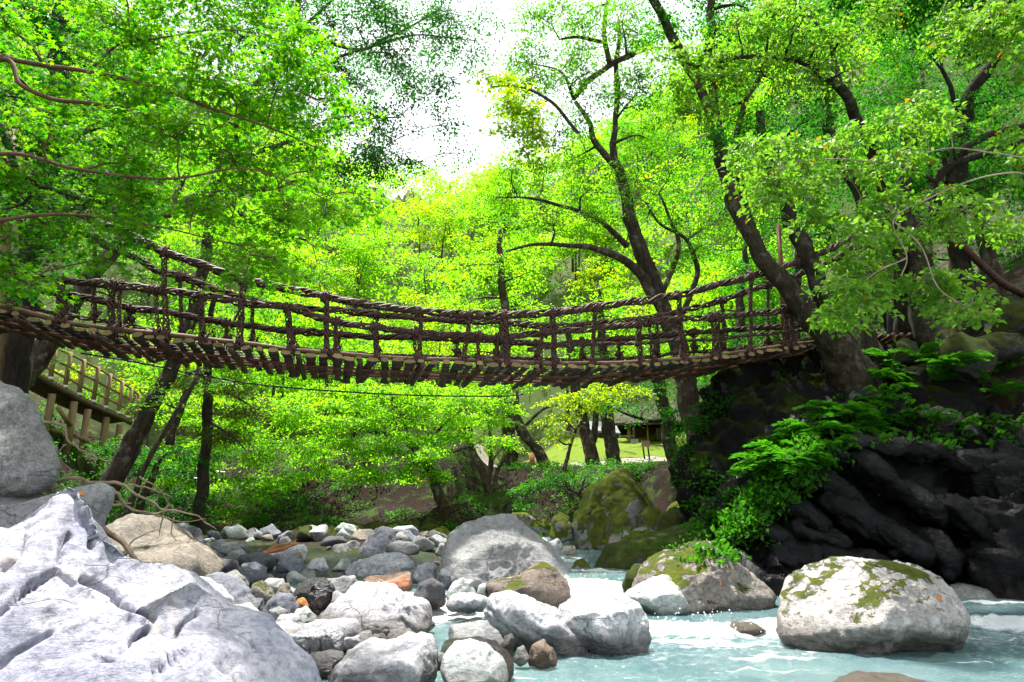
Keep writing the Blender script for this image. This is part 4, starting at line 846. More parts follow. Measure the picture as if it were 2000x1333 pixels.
# long poles and wires under the planks
for off, r, mt, nm in ((.55, .030, 'pole', 'deck_pole'), (1.20, .030, 'pole', 'deck_pole'), (BW, .038, 'log', 'side_log')):
    p = np.array([zdeck(s) for s in np.linspace(s0, s1, 60)]) + BD * off - np.array([0, 0, .15 if nm == 'deck_pole' else -.01])
    tube(mb := MB(), p + np.stack([0 * p[:, 0], .03 * fbm(p * 1.1, 2), .012 * fbm(p * 1.3 + 3, 2)], -1), r, 7, True, .08, int(off * 50)); mb.build(nm, M[mt], bridge)
for off in (.12, .38, .72, 1.02, 1.36, 1.62):
    p = np.array([zdeck(s) for s in np.linspace(s0, s1, 70)]) + BD * off - np.array([0, 0, .125])
    tube(mb := MB(), p, .007, 4, True); mb.build('wire', M['wire'], bridge)
# vines lashed round planks and poles
for i, sp in enumerate(plank_s):
    if rngb.rand() < .8:
        for off in ([.55, 1.2] if rngb.rand() < .5 else [.55] if rngb.rand() < .6 else [1.2]):
            c = zdeck(sp) + BD * off - np.array([0, 0, .12]); mb = MB()
            for t in range(2):
                an = np.linspace(0, 6.6, 12) + rngb.rand() * 6
                q = c + np.outer(np.cos(an), BA * .07 + BD * .03) * 1.0 + np.outer(np.sin(an), np.array([0, 0, .075])) + np.outer(np.linspace(-.03, .03, 12), BD) + rngb.normal(size=(12, 3)) * .006
                tube(mb, q, .010, 4, False)
            mb.build('vine_lashing', M['pole'] if rngb.rand() < .5 else M['vine'], bridge)
    if i % 5 == 2:
        c = zdeck(sp) - np.array([0, 0, .155]); p = np.array([c - BD * .12 + BD * t * (BW + .3) for t in np.linspace(0, 1, 8)])
        tube(mb := MB(), p, .052, 8, True, .15, i); mb.build('cross_beam', M['vine'], bridge)
# upright vine hangers tying the cables to the deck
def hanger(px, top, bot, far, n=5, R=.038, r=.018, loop=True, lean=0):
    ct = {'NT': C_NT, 'NM': C_NM, 'FT': C_FT, 'FM': C_FM}[top]; cb = pts_log + (BD * BW if far else 0)
    if bot == 'FL': cb = C_FL
    # the station along the bridge at this pixel
    xs = to_px(ct)[0]; o = np.argsort(xs); a = np.array([np.interp(px, xs[o], ct[o, k]) for k in range(3)])
    xs = to_px(cb)[0]; o = np.argsort(xs); b = np.array([np.interp(px + lean, xs[o], cb[o, k]) for k in range(3)])
    a = a + np.array([0, 0, .03]); b = b - np.array([0, 0, .10 if bot != 'FL' else -.02])
    ln = np.linalg.norm(a - b); m_ = max(10, int(ln / .045)); t = np.linspace(0, 1, m_)
    sway = .03 * np.stack([fbm(np.stack([t * 2 + px, t * 0, t * 0], -1), 2), 0 * t, 0 * t], -1)
    p = a + (b - a) * t[:, None] + sway; T, A, B = frames(p); mb = MB()
    for k in range(n):
        ph = 2 * math.pi * k / n + t * ln / .42 * 2 * math.pi + .5 * math.sin(k)
        rr = R * (1 + .9 * np.exp(-((t - .97) / .12) ** 2) + .6 * np.exp(-(t / .07) ** 2)) * (1 + .2 * fbm(np.stack([t * 6, t * 0 + k + px, t * 0], -1), 2))
        tube(mb, p + (rr * np.cos(ph))[:, None] * A + (rr * np.sin(ph))[:, None] * B, r * rngb.uniform(.75, 1.2), 5, True)
    if loop:
        for cpt, R2 in ((a - np.array([0, 0, .03]), .075), (b + np.array([0, 0, .10]), .085 if bot != 'FL' else .05)):
            for t_ in range(7):
                an = np.linspace(0, 2 * math.pi, 14); w_ = rngb.uniform(-.08, .08)
                q = cpt + np.outer(np.cos(an), BD) * R2 + np.outer(np.sin(an), np.array([0, 0, 1.0])) * R2 * rngb.uniform(.9, 1.55) + BA * w_ + np.outer(np.sin(an), BA) * rngb.uniform(-.05, .05)
                tube(mb, q, .014, 4, False)
    mb.build('vine_hanger', M['vine'], bridge)
for px, top in [(-70, 'NM'), (16, 'NM'), (116, 'NM'), (216, 'NM'), (320, 'NT'), (390, 'NM'), (476, 'NT'), (560, 'NM'), (637, 'NT'), (730, 'NM'), (818, 'NT'), (915, 'NT'), (985, 'NT'), (1080, 'NT'), (1165, 'NT'), (1248, 'NM'), (1325, 'NT'), (1400, 'NM'), (1467, 'NT'), (1545, 'NM')]:
    hanger(px, top, 'LOG', False, n=rngb.randint(4, 7), R=rngb.uniform(.032, .052), lean=rngb.uniform(-12, 12))
    if rngb.rand() < .45: hanger(px + rngb.choice([-1, 1]) * rngb.uniform(9, 20), 'NM', 'LOG', False, n=3, R=.024, r=.014, lean=rngb.uniform(-8, 8))
for px, top in [(66, 'FM'), (125, 'FM'), (185, 'FT'), (255, 'FM'), (352, 'FT'), (440, 'FM'), (492, 'FT'), (574, 'FM'), (660, 'FM'), (735, 'FT'), (893, 'FM'), (970, 'FM'), (1050, 'FM'), (1135, 'FM'), (1210, 'FM'), (1285, 'FT'), (1355, 'FM'), (1410, 'FT'), (1500, 'FT'), (1540, 'FT')]:
    hanger(px, top, 'FL', True, 4, .030, .015, lean=rngb.uniform(-5, 5)); 
    hanger(px + rngb.uniform(-4, 4), 'FM', 'DECK', True, 3, .02, .010, loop=False)
# frayed vine ends sticking out of the cables and lashings
for ci, cpath in enumerate((C_NT, C_NM, C_FT, C_FM, pts_log)):
    for k in range(26):
        a = cpath[rngb.randint(len(cpath))]; d = rngb.normal(size=3) * [.5, .3, .6] - [0, 0, .25]; d = d / np.linalg.norm(d); ln = rngb.uniform(.10, .34)
        q = np.array([a + d * ln * t + np.array([0, 0, -.25 * ln * t * t]) + rngb.normal(size=3) * .012 for t in np.linspace(0, 1, 6)])
        tube(mb := MB(), q, np.linspace(.009, .003, 6), 4, False); mb.build('vine_end', M['vine'], bridge)
# slack black cable below the deck
cb_o = MB(); tube(cb_o, crom(np.array([on_plane(x, y, False) + BD * .9 for x, y in [(120, 668), (250, 690), (400, 720), (520, 738), (700, 752), (850, 759), (1000, 760), (1045, 756)]]), 8), .016, 6)
e = empty('slack_cable', on_plane(520, 738, False), 'thin black cable sagging below the bridge deck', 'cable'); cb_o.build('cable_strand', M['wire'], e)
for px_, y0_, y1_ in ((618, 700, 748), (672, 705, 752), (1055, 715, 775)):
    q0, q1 = on_plane(px_, y0_, False) + BD * .9, on_plane(px_ + 3, y1_, False) + BD * .9
    tube(mb := MB(), [q0, (q0 + q1) / 2 + np.array([.02, 0, 0]), q1], .008, 4); mb.build('tie_wire', M['wire'], e)
# peeled log post of the bridge gate at the left edge and a thin reddish pole at the right end
g1 = empty('gate_post', P(12, 690, 13.4), 'thick peeled log post at the left edge by the bridge', 'post')
tube(mb := MB(), [P(4, 760, 13.4), P(6, 600, 13.4), P(12, 480, 13.4), P(20, 350, 13.4), P(24, 250, 13.4)], .10, 12, True, .05); mb.build('post_shaft', M['cedar'], g1)
g2 = empty('gate_post', P(1532, 680, 16), 'thin reddish pole standing behind the right end of the bridge', 'post')
tube(mb := MB(), [P(1534, 700, 16), P(1528, 560, 16), P(1520, 440, 16)], .055, 8, True, .05); mb.build('post_shaft', M['pole'], g2)
# the high anchor beams beyond the right end
g3 = empty('anchor_beam', P(1690, 470, 15.6), 'dark slanting anchor beam with vine ropes among the right-hand trunks', 'beam')
tube(mb := MB(), [P(1640, 510, 15.6), P(1690, 465, 15.6), P(1745, 425, 15.6)], .13, 9, True, .15); mb.build('beam_log', M['vine'], g3)
tube(mb := MB(), crom(np.array([P(1745, 425, 15.6), P(1850, 460, 16), P(1920, 520, 16.2), P(1960, 555, 16.3), P(2030, 590, 16.4)]), 6), .09, 8, True, .2); mb.build('vine_rope', M['vine'], g3)
tube(mb := MB(), crom(np.array([P(1690, 560, 15.6), P(1790, 590, 15.8), P(1860, 615, 16), P(1920, 640, 16)]), 6), .06, 8, True, .2); mb.build('vine_rope', M['vine'], g3)
# ================================================================ TREES
def leaf_tpl(kind):
    if kind == 'maple':
        a = [0, 24, 48, 74, 100, 180, -100, -74, -48, -24]; r = [1, .42, .88, .36, .6, .10, .6, .36, .88, .42]
        V = [(.18, 0, .04)] + [(.18 + .8 * rr * math.cos(math.radians(t)), .8 * rr * math.sin(math.radians(t)), -.16 * rr * rr) for t, rr in zip(a, r)]
        T = [(0, i, i % 10 + 1) for i in range(1, 11)]
    elif kind == 'ovate':
        V = [(0, 0, 0), (.12, .30, .05), (.45, .34, .05), (1, 0, -.12), (.45, -.34, .05), (.12, -.30, .05)]
        T = [(0, 3, 2), (0, 2, 1), (0, 4, 3), (0, 5, 4)]
    elif kind == 'needle':
        V = [(0, -.07, 0), (1, 0, -.1), (0, .07, 0), (.5, 0, .06)]; T = [(0, 1, 3), (3, 1, 2)]
    else:
        V = [(0, 0, 0), (.5, .30, .07), (1, 0, -.06), (.5, -.30, .07)]; T = [(0, 2, 1), (0, 3, 2)]
    return np.array(V, float), np.array(T)
TPL = {k: leaf_tpl(k) for k in ('maple', 'ovate', 'needle', 'rhomb')}
def unit(v): return v / (np.linalg.norm(v, axis=-1, keepdims=True) + 1e-9)
def leaf_frames(head, nrm):
    x = unit(head); y = unit(np.cross(nrm, x)); z = np.cross(x, y)
    return np.stack([x, y, z], -1)          # columns
def leaves_mesh(name, pos, R, size, kind):
    V, T = TPL[kind]; n = len(pos)
    W = pos[:, None] + np.einsum('nij,kj->nki', R, V) * size[:, None, None]
    F = (np.arange(n)[:, None, None] * len(V) + T[None]).reshape(-1, 3)
    return mesh_np(name, W.reshape(-1, 3), F, False)
def sprays(rng, C, rad, ns, per, sr, size, droop=.25, spread=.30, flat=.10, tiltn=.22):
    """leaf sprays in an ellipsoid: returns leaf positions, frames, sizes and spray centres"""
    u = rng.normal(size=(ns, 3)); u = unit(u) * (rng.rand(ns, 1) ** .42)
    cen = C + u * rad
    out = unit(u + 1e-6); out[:, 2] *= .2; out = unit(out + rng.normal(size=(ns, 3)) * .35 * np.array([1, 1, .2]))
    n0 = unit(np.array([0, 0, 1.0]) + droop * out + rng.normal(size=(ns, 3)) * tiltn)
    a = unit(np.cross(n0, rng.normal(size=(ns, 3)))); b = np.cross(n0, a)
    r = np.sqrt(rng.rand(ns, per)) * sr * rng.uniform(.6, 1.25, size=(ns, 1)); t = rng.rand(ns, per) * 2 * math.pi
    off = (r * np.cos(t))[..., None] * a[:, None] + (r * np.sin(t) * .75)[..., None] * b[:, None]
    pos = cen[:, None] + off + n0[:, None] * (rng.normal(size=(ns, per, 1)) * flat * sr) - np.array([0, 0, 1.0]) * ((r / sr) ** 2 * sr * .22)[..., None]
    head = off + rng.normal(size=off.shape) * sr * .5 + out[:, None] * sr * .4 - np.array([0, 0, .25 * sr])
    nr = n0[:, None] + rng.normal(size=off.shape) * spread
    pos = pos.reshape(-1, 3); Rm = leaf_frames(head.reshape(-1, 3), nr.reshape(-1, 3))
    sz = size * rng.uniform(.65, 1.2, size=len(pos))
    return pos, Rm, sz, cen
def twigs(mb, A, B, r0, r1, rng, sag=.12):
    """many thin bent three-sided twigs at once"""
    n = len(A)
    if n == 0: return
    d = B - A; ln = np.linalg.norm(d, axis=1, keepdims=True)
    Mp = A + d * .5 + rng.normal(size=A.shape) * ln * .07 + np.array([0, 0, 1.0]) * ln * sag * .5
    t = unit(d); s = unit(np.cross(t, np.array([.3, .2, 1.0]))); q = np.cross(s, t)
    an = np.arange(3) * 2 * math.pi / 3
    ring = lambda Cc, r: Cc[:, None] + r * (np.cos(an)[None, :, None] * s[:, None] + np.sin(an)[None, :, None] * q[:, None])
    V = np.concatenate([ring(A, r0), ring(Mp, (r0 + r1) * .5), ring(B, r1)], 1)
    qd = [(i * 3 + j, i * 3 + (j + 1) % 3, (i + 1) * 3 + (j + 1) % 3, (i + 1) * 3 + j) for i in (0, 1) for j in range(3)]
    mb.add(V.reshape(-1, 3), None, (np.arange(n)[:, None, None] * 9 + np.array(qd)[None]).reshape(-1, 4))
def path3(px):
    """[(px,py,Y,r)...] -> smooth 3-D points with radii"""
    q = np.array([list(P(a, b, Y)) + [r] for a, b, Y, r in px]); q = crom(q, 9)
    return q[:, :3], np.maximum(q[:, 3], .004)
LEAF_N = [0]
def tree(label, trunk, limbs, clumps, leaf='rhomb', lmat='leaf_mid', bark='bark', size=.1, per=36, sr=.42, seed=1, group=None, cat='tree', name='tree', droop=.25, dens=1.0, limb_r=.055, singles=0, twig_r=.006, spread=.22, flat=.06, auto=True, sides=9, tiltn=.14, stems=()):
    """trunk, limbs: pixel polylines (px,py,Y,radius); clumps: (px,py,Y, rx px, ry px, depth m, sprays)"""
    rng = np.random.RandomState(seed)
    if leaf == 'rhomb': size, per = size * .84, int(per * 1.28)
    tp, tr = path3(trunk)
    gz = float(ground(tp[0, 0], tp[0, 1])) - .35
    if name in ('tree', 'shrub') and tp[0, 2] > gz:
        k_ = min(6, len(tp) - 1); dr = tp[0] - tp[k_]; dr = dr / max(1e-6, -dr[2] if dr[2] < 0 else 1.0); h_ = tp[0, 2] - gz
        ext_ = np.array([tp[0] + np.array([np.clip(dr[0], -.4, .4) * h_ * t, np.clip(dr[1], -.3, .3) * h_ * t, -h_ * t]) for t in (1.0, .66, .33)])
        tp = np.concatenate([ext_, tp]); tr = np.concatenate([tr[0] * np.array([1.35, 1.15, 1.05]), tr])
    base = tp[0].copy()
    root = empty(name, base, label, cat, group)
    S = [np.concatenate([tp, tr[:, None]], 1)]
    wob = lambda p, r, k: p + np.stack([fbm(p * .9 + k, 2), fbm(p * .9 + k + 7, 2), 0 * p[:, 0]], -1) * np.minimum(r[:, None] * 1.1 + .02, .12)
    tube(mb := MB(), wob(tp, tr, seed), tr, sides + 7, True, .22, seed); mb.build('trunk', M[bark], root)
    for k, st in enumerate(stems):
        p, r = path3(st); tube(mb := MB(), wob(p, r, seed + 50 + k), r, sides + 6, True, .22, seed + k); mb.build('trunk', M[bark], root)
        S.append(np.concatenate([p, r[:, None]], 1))
    for k, lb in enumerate(limbs):
        p, r = path3(lb); tube(mb := MB(), wob(p, r, seed + k), r, sides, True, .10, seed + k); mb.build('branch', M[bark], root)
        S.append(np.concatenate([p, r[:, None]], 1))
    tw = MB(); POS, RM, SZ = [], [], []
    for k, (px, py, Y, rx, ry, rd, ns) in enumerate(clumps):
        C = P(px, py, Y); s = mpp(px, py, Y); ns = max(1, int(ns * dens))
        allS = np.concatenate(S)
        if auto:
            dd = np.linalg.norm(allS[:, :3] - C, axis=1) + .6 * np.maximum(0, allS[:, 2] - C[2]); j = int(np.argmin(dd))
            A = allS[j, :3]; r0 = min(allS[j, 3] * .7, limb_r); ln = np.linalg.norm(C - A)
            if ln > .25:
                mid = A + (C - A) * .5 + np.array([0, 0, .10 * ln]) + rng.normal(size=3) * .09 * ln
                lp = crom(np.array([A, mid, C]), 7); lr = np.linspace(r0, .010, len(lp))
                tube(mb := MB(), lp + np.stack([fbm(lp * 1.7 + k, 2)] * 3, -1) * .05, lr, 6, True); mb.build('branch', M[bark], root)
                S.append(np.concatenate([lp, lr[:, None]], 1)); allS = np.concatenate(S)
        pos, Rm, sz, cen = sprays(rng, C, np.array([rx * s * 1.08, rd, ry * s * .68]), ns, per, sr, size, droop, spread, flat, tiltn)
        near = allS[np.linalg.norm(allS[:, :3] - C, axis=1) < 3 * max(rx * s, ry * s, rd) + .5]
        if len(near) == 0: near = allS
        dd = ((cen[:, None] - near[None, :, :3]) ** 2).sum(-1); j = dd.argmin(1)
        twigs(tw, near[j, :3], cen, twig_r * 1.4, twig_r * .5, rng)
        # side shoots inside each spray
        e = pos.reshape(len(cen), per, 3)[:, ::max(1, per // 4)]
        if Y > 13: e = e[:, :0]
        m_ = e.shape[1]
        if m_: twigs(tw, np.repeat(cen, m_, 0), e.reshape(-1, 3), twig_r * .6, twig_r * .3, rng, 0.0)
        POS.append(pos); RM.append(Rm); SZ.append(sz)
    if tw.n: tag(tw.build('twigs', M[bark], root), kind='stuff')
    if POS:
        POS, RM, SZ = np.concatenate(POS), np.concatenate(RM), np.concatenate(SZ)
        if singles:
            X_, Y_ = to_px(POS); inv = np.where((X_ > 0) & (X_ < 2000) & (Y_ > 0) & (Y_ < 1333), 0, 1e3)
            o = np.argsort(np.linalg.norm(POS - CAM, axis=1) + inv); pick = o[:singles]; rest = o[singles:]
            lm = mesh_np('leaf', TPL[leaf][0], TPL[leaf][1], False); lm.materials.append(M[lmat])
            for i in pick:
                lo = bpy.data.objects.new('leaf', lm); link(lo); lo.parent = root
                mt = Matrix([list(RM[i][r] * SZ[i]) + [float(POS[i][r] - base[r])] for r in range(3)] + [[0, 0, 0, 1]])
                lo.matrix_local = mt
            POS, RM, SZ = POS[rest], RM[rest], SZ[rest]
        LEAF_N[0] += len(POS)
        tag(obj('crown', leaves_mesh('crown', POS - base, RM, SZ, leaf), M[lmat], root), kind='stuff')
    return root
def grid_clumps(x0, x1, y0, y1, nx_, ny_, Y, rd, ns, seed, jit=.35, keep=None, fill=1.15):
    r = random.Random(seed); out = []
    dx, dy = (x1 - x0) / nx_, (y1 - y0) / ny_
    for i in range(nx_):
        for j in range(ny_):
            x = x0 + (i + .5 + r.uniform(-jit, jit)) * dx; y = y0 + (j + .5 + r.uniform(-jit, jit)) * dy
            if keep and not keep(x, y): continue
            out.append((x, y, (Y[0] + (Y[1] - Y[0]) * r.random()) if isinstance(Y, tuple) else Y, dx * .5 * fill, dy * .5 * fill, rd, ns))
    return out

# --- 1. near maple hanging in from the left
def kp1(x, y):
    if x < 190 and (int(x * 7 + y * 3) % 3): return False
    if 190 < x < 420 and y > 450: return False
    if y < 60: return x < 600
    if y < 200: return x < 640 - .1 * (y - 60)
    if y < 440: return x < 720 - abs(y - 350) * .25
    return x < 640 - (y - 440) * 2.1 or (430 < x < 570 and y < 545)
tree('near maple with fresh star-shaped leaves leaning in from the left edge',
     [(-420, 1150, 7.6, 0.2200), (-330, 800, 7.6, 0.2000), (-230, 450, 7.5, 0.1800), (-150, 180, 7.4, 0.1500), (-100, 20, 7.3, 0.0620), (-60, -120, 7.3, 0.0372)],
     [[(-170, 150, 7.4, 0.0620), (-60, 105, 7.3, 0.0403), (60, 122, 7.2, 0.0298), (170, 140, 7.1, 0.0248), (300, 170, 7.0, 0.0198), (420, 215, 6.9, 0.0161), (520, 245, 6.9, 0.0124), (620, 290, 6.8, 0.0074)],
      [(-190, 260, 7.4, 0.0496), (0, 120, 7.2, 0.0310), (40, 165, 7.1, 0.0279), (100, 192, 7.1, 0.0248), (170, 200, 7.0, 0.0211), (260, 215, 7.0, 0.0161), (400, 245, 6.9, 0.0087)],
      [(170, 140, 7.1, 0.0186), (240, 88, 7.1, 0.0149), (300, 78, 7.0, 0.0112), (420, 60, 7.0, 0.0074), (560, 70, 6.9, 0.0050)],
      [(-160, 350, 7.2, 0.0496), (0, 300, 7.0, 0.0248), (150, 330, 6.9, 0.0186), (330, 350, 6.8, 0.0136), (480, 330, 6.8, 0.0099), (600, 370, 6.8, 0.0062)],
      [(-180, 480, 7.2, 0.0496), (-30, 440, 7.0, 0.0248), (120, 420, 6.9, 0.0174), (300, 440, 6.8, 0.0099), (420, 470, 6.8, 0.0062)]],
     grid_clumps(-120, 740, -60, 560, 11, 9, (6.5, 7.9), .55, 9, 3, keep=kp1) + [(590, 70, 6.7, 50, 35, .3, 7), (620, 150, 6.7, 35, 30, .3, 6), (560, 120, 6.8, 50, 30, .3, 7), (520, 500, 6.7, 40, 35, .3, 5), (470, 540, 6.7, 30, 22, .3, 3), (60, 560, 6.9, 70, 30, .3, 7), (180, 510, 6.9, 70, 30, .3, 6)],
     leaf='maple', lmat='leaf_maple', bark='bark_red', size=.074, per=27, sr=.31, seed=11, singles=300, limb_r=.02, twig_r=.004, droop=.35, dens=1.15)
tree('added emerald maple behind the near maple, its dark leaf colour standing in for shade', [(-300, 1050, 9.4, .2), (-220, 600, 9.4, .17), (-120, 250, 9.2, .13), (-40, 60, 9.0, .08)], [[(-130, 280, 9.2, .07), (0, 330, 8.8, .04), (130, 380, 8.6, .025), (260, 430, 8.5, .012)]],  # second maple added: darker leaf colour paints the shade at far left
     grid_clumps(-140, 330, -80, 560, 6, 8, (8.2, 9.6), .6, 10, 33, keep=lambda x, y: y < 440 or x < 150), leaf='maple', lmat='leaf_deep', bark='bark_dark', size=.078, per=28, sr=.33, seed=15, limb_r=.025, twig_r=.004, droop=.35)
# --- 2. dark trunk behind it
tree('dark brown tree standing behind the near maple at the left edge',
     [(20, 830, 13.2, .26), (40, 620, 13.2, .22), (70, 430, 13.2, .20), (100, 280, 13.2, .21), (112, 180, 13.2, .19), (118, 60, 13.2, .16), (110, -80, 13.2, .12)],
     [[(95, 290, 13.2, .11), (150, 262, 13.4, .09), (230, 235, 13.6, .06), (320, 225, 14.0, .035)], [(60, 560, 13.2, .10), (30, 330, 13.0, .08), (-20, 180, 12.8, .05)], [(80, 400, 13.2, .08), (140, 400, 12.9, .06), (200, 395, 12.7, .04)]],
     grid_clumps(-80, 330, -60, 470, 4, 5, (12.0, 14.4), .9, 15, 5),
     leaf='rhomb', lmat='leaf_deep', bark='bark_dark', size=.095, per=24, sr=.38, seed=21, limb_r=.05)
# --- 3. leaning tree behind the bridge, left bank
tree('leaning grey tree behind the left half of the bridge with a sparse crown',
     [(-30, 800, 15.5, .26), (45, 740, 15.5, .24), (100, 660, 15.5, .22), (150, 575, 15.5, .20), (210, 490, 15.5, .18), (262, 452, 15.6, .16), (330, 412, 15.8, .14), (430, 372, 16, .11), (520, 368, 16.2, .08), (600, 350, 16.4, .04)],
     [[(330, 412, 15.8, .09), (370, 340, 16, .06), (440, 290, 16.2, .04)], [(430, 372, 16, .07), (500, 440, 16.3, .05), (600, 470, 16.6, .03)], [(262, 452, 15.6, .07), (200, 380, 15.6, .05), (150, 300, 15.6, .03)]],
     grid_clumps(120, 640, 330, 600, 6, 4, (15.4, 17.6), .9, 8, 7) + grid_clumps(-40, 300, 560, 720, 4, 2, (16, 18), .8, 9, 8),
     leaf='rhomb', lmat='leaf_mid', bark='bark', size=.10, per=30, sr=.42, seed=31)
# --- 4. tall leaning tree left, whose boughs fill the upper left
def kp4(x, y): return x < 900 - max(0, y - 40) * .55 and not (700 < x and y > 330)
tree('tall tree rising from the left bank with dark boughs over the upper left',
     [(225, 925, 17.5, .25), (262, 850, 17.5, .22), (300, 785, 17.5, .20), (332, 724, 17.5, .185), (360, 640, 17.5, .175), (380, 590, 17.5, .165), (402, 480, 17.5, .15), (425, 340, 17.4, .16), (470, 220, 17.2, .14), (520, 140, 17, .11), (560, 80, 16.8, .09), (600, -60, 16.5, .06)],
     [[(505, 160, 17, .09), (560, 128, 16.6, .075), (610, 82, 16.4, .06), (700, 98, 16.2, .045), (740, 80, 16.2, .04), (800, 52, 16.1, .03), (860, 20, 16, .02)], [(470, 220, 17, .08), (540, 118, 16.8, .06), (600, 140, 16.4, .05), (680, 108, 16.2, .04), (800, 70, 16, .025), (930, 80, 15.8, .012)],
      [(430, 330, 17.3, .08), (520, 290, 17, .06), (620, 262, 16.6, .045), (700, 235, 16.4, .03), (780, 230, 16.2, .015)], [(560, 80, 16.8, .06), (640, 10, 16.6, .04), (720, -60, 16.4, .03)], [(520, 140, 17, .05), (500, 30, 17, .04), (480, -60, 17, .03)]],
     grid_clumps(420, 940, -70, 340, 8, 6, (15.4, 17.6), .8, 15, 9, keep=kp4) + [(920, 80, 15.8, 50, 40, .6, 6), (780, 270, 16, 60, 50, .6, 9), (730, 300, 16, 40, 40, .5, 6), (860, 170, 15.9, 40, 45, .6, 10), (820, 60, 15.8, 60, 60, .7, 14), (880, 40, 15.8, 40, 50, .6, 9), (800, 170, 15.8, 60, 50, .7, 13), (740, 230, 15.8, 50, 60, .7, 12), (690, 300, 15.8, 40, 50, .6, 8), (770, 330, 15.9, 40, 30, .5, 5), (700, 60, 15.6, 70, 60, .7, 14), (925, 115, 15.8, 40, 40, .5, 6), (875, 240, 15.8, 40, 35, .5, 6), (955, 35, 15.9, 35, 40, .5, 5), (810, 320, 15.9, 40, 30, .5, 5), (900, 300, 16, 30, 20, .4, 2)],
     leaf='rhomb', lmat='leaf_deep', bark='bark', size=.105, per=36, sr=.46, seed=41,
     stems=[[(330, 870, 17.8, .11), (352, 800, 17.8, .10), (385, 740, 17.8, .08), (420, 690, 17.8, .06), (470, 600, 17.8, .03)]])
# --- 5. thin slanting poles of young trees on the left bank
tree('thin slanting young tree beside the leaning trunk on the left bank', [(255, 985, 16.2, .07), (290, 900, 16.2, .06), (350, 800, 16.2, .05), (382, 735, 16.2, .04), (400, 640, 16.2, .02)], [],
     grid_clumps(280, 460, 640, 800, 2, 2, (16, 17.2), .7, 10, 10), lmat='leaf_mid', size=.10, per=30, seed=51)
# --- 6. conifer boughs at left centre
tree('dull conifer with drooping needle boughs under the left part of the bridge', [(395, 1020, 19, .16), (400, 850, 19, .14), (410, 700, 19, .11), (420, 560, 19, .06)],
     [[(402, 760, 19, .04), (450, 770, 18.4, .03), (500, 800, 18, .015)], [(404, 820, 19, .04), (450, 850, 18.4, .03), (480, 880, 18, .015)], [(400, 720, 19, .04), (350, 740, 18.8, .03)]],
     [(450, 760, 18.4, 55, 22, .7, 14), (480, 800, 18.2, 45, 22, .7, 12), (430, 850, 18.2, 50, 22, .7, 12), (440, 700, 18.8, 60, 25, .7, 12), (390, 640, 19, 50, 30, .7, 10), (350, 740, 18.6, 40, 20, .7, 8)],
     leaf='needle', lmat='leaf_conifer', bark='bark_dark', size=.13, per=110, sr=.5, seed=61, flat=.16)
# --- 7. low trees over the bank, left of centre
tree('bright layered maple drooping over the far left bank', [(300, 1040, 22, .14), (330, 950, 22, .12), (390, 860, 22, .09), (460, 800, 22, .06), (520, 760, 22, .03)], [],
     grid_clumps(330, 620, 760, 960, 5, 5, (20.5, 23), .9, 15, 12, fill=1.2) + [(480, 970, 20.6, 60, 35, .6, 16), (440, 1000, 20.8, 50, 30, .5, 10), (530, 940, 20.4, 40, 25, .5, 9)],
     lmat='leaf_hill', size=.115, per=40, sr=.5, seed=71, flat=.07, tiltn=.15)
tree('dark leafy tree under the bright maple at the left foot of the bank', [(260, 1060, 19, .12), (280, 980, 19, .10), (310, 900, 19, .07)], [],
     grid_clumps(190, 420, 850, 1045, 4, 4, (18, 20.5), .8, 14, 13), lmat='leaf_deep', size=.11, per=36, sr=.45, seed=72)
# --- 8. layered maple in the middle
tree('spreading maple with flat layered sprays below the middle of the bridge', [(860, 978, 20.5, .17), (845, 940, 20.5, .15), (828, 905, 20.4, .13), (800, 870, 20.2, .10), (760, 850, 20, .07), (700, 840, 19.8, .03)],
     [[(828, 905, 20.4, .07), (850, 850, 20.2, .05), (900, 800, 20, .03)], [(800, 870, 20.2, .06), (780, 800, 20.2, .045), (740, 760, 20.2, .025)], [(820, 895, 20.3, .05), (900, 880, 20, .03), (960, 850, 19.8, .015)]],
     grid_clumps(610, 1000, 745, 935, 7, 6, (18.6, 21), .8, 13, 14, fill=1.1, keep=lambda x, y: y < 880 or x < 900),
     lmat='leaf_hill', size=.11, per=42, sr=.52, seed=81, flat=.05, tiltn=.13)
# --- 9. trunks on the far terrace
tree('many-stemmed slender tree on the brown bank', [(955, 962, 22, .13), (938, 915, 22, .11), (922, 870, 22, .09), (915, 820, 22, .07), (900, 760, 22, .03)], [[(950, 940, 22, .05), (962, 900, 22, .04), (985, 870, 22, .02)]],
     grid_clumps(860, 1000, 730, 830, 3, 2, (21.5, 23), .8, 12, 15), lmat='leaf_mid', size=.12, per=36, sr=.5, seed=91,
     stems=[[(956, 955, 22, .09), (955, 900, 22, .08), (957, 850, 22, .06), (950, 780, 22, .03)], [(962, 960, 22, .07), (975, 915, 22, .06), (990, 880, 22, .04)]])
tree('straight thick trunk rising behind the middle of the bridge', [(990, 950, 26, .36), (992, 920, 26, .29), (994, 840, 26, .26), (990, 740, 26, .24), (985, 600, 26, .18), (975, 450, 26, .10)], [],
     grid_clumps(880, 1060, 480, 720, 3, 3, (25, 28), 1.2, 14, 16), lmat='leaf_hill', size=.14, per=36, sr=.6, seed=92)
tree('bare crooked trunk slanting to the left beside the straight trunk', [(1072, 925, 25, .22), (1060, 900, 25, .20), (1040, 868, 25, .19), (1020, 840, 25, .18), (1005, 800, 25, .18), (998, 772, 25, .16)], [[(1020, 840, 25, .06), (1060, 800, 25, .05), (1100, 790, 25, .03)]], [(1010, 800, 24.5, 30, 20, .5, 3)], bark='bark', lmat='leaf_mid', size=.12, per=24, seed=93)
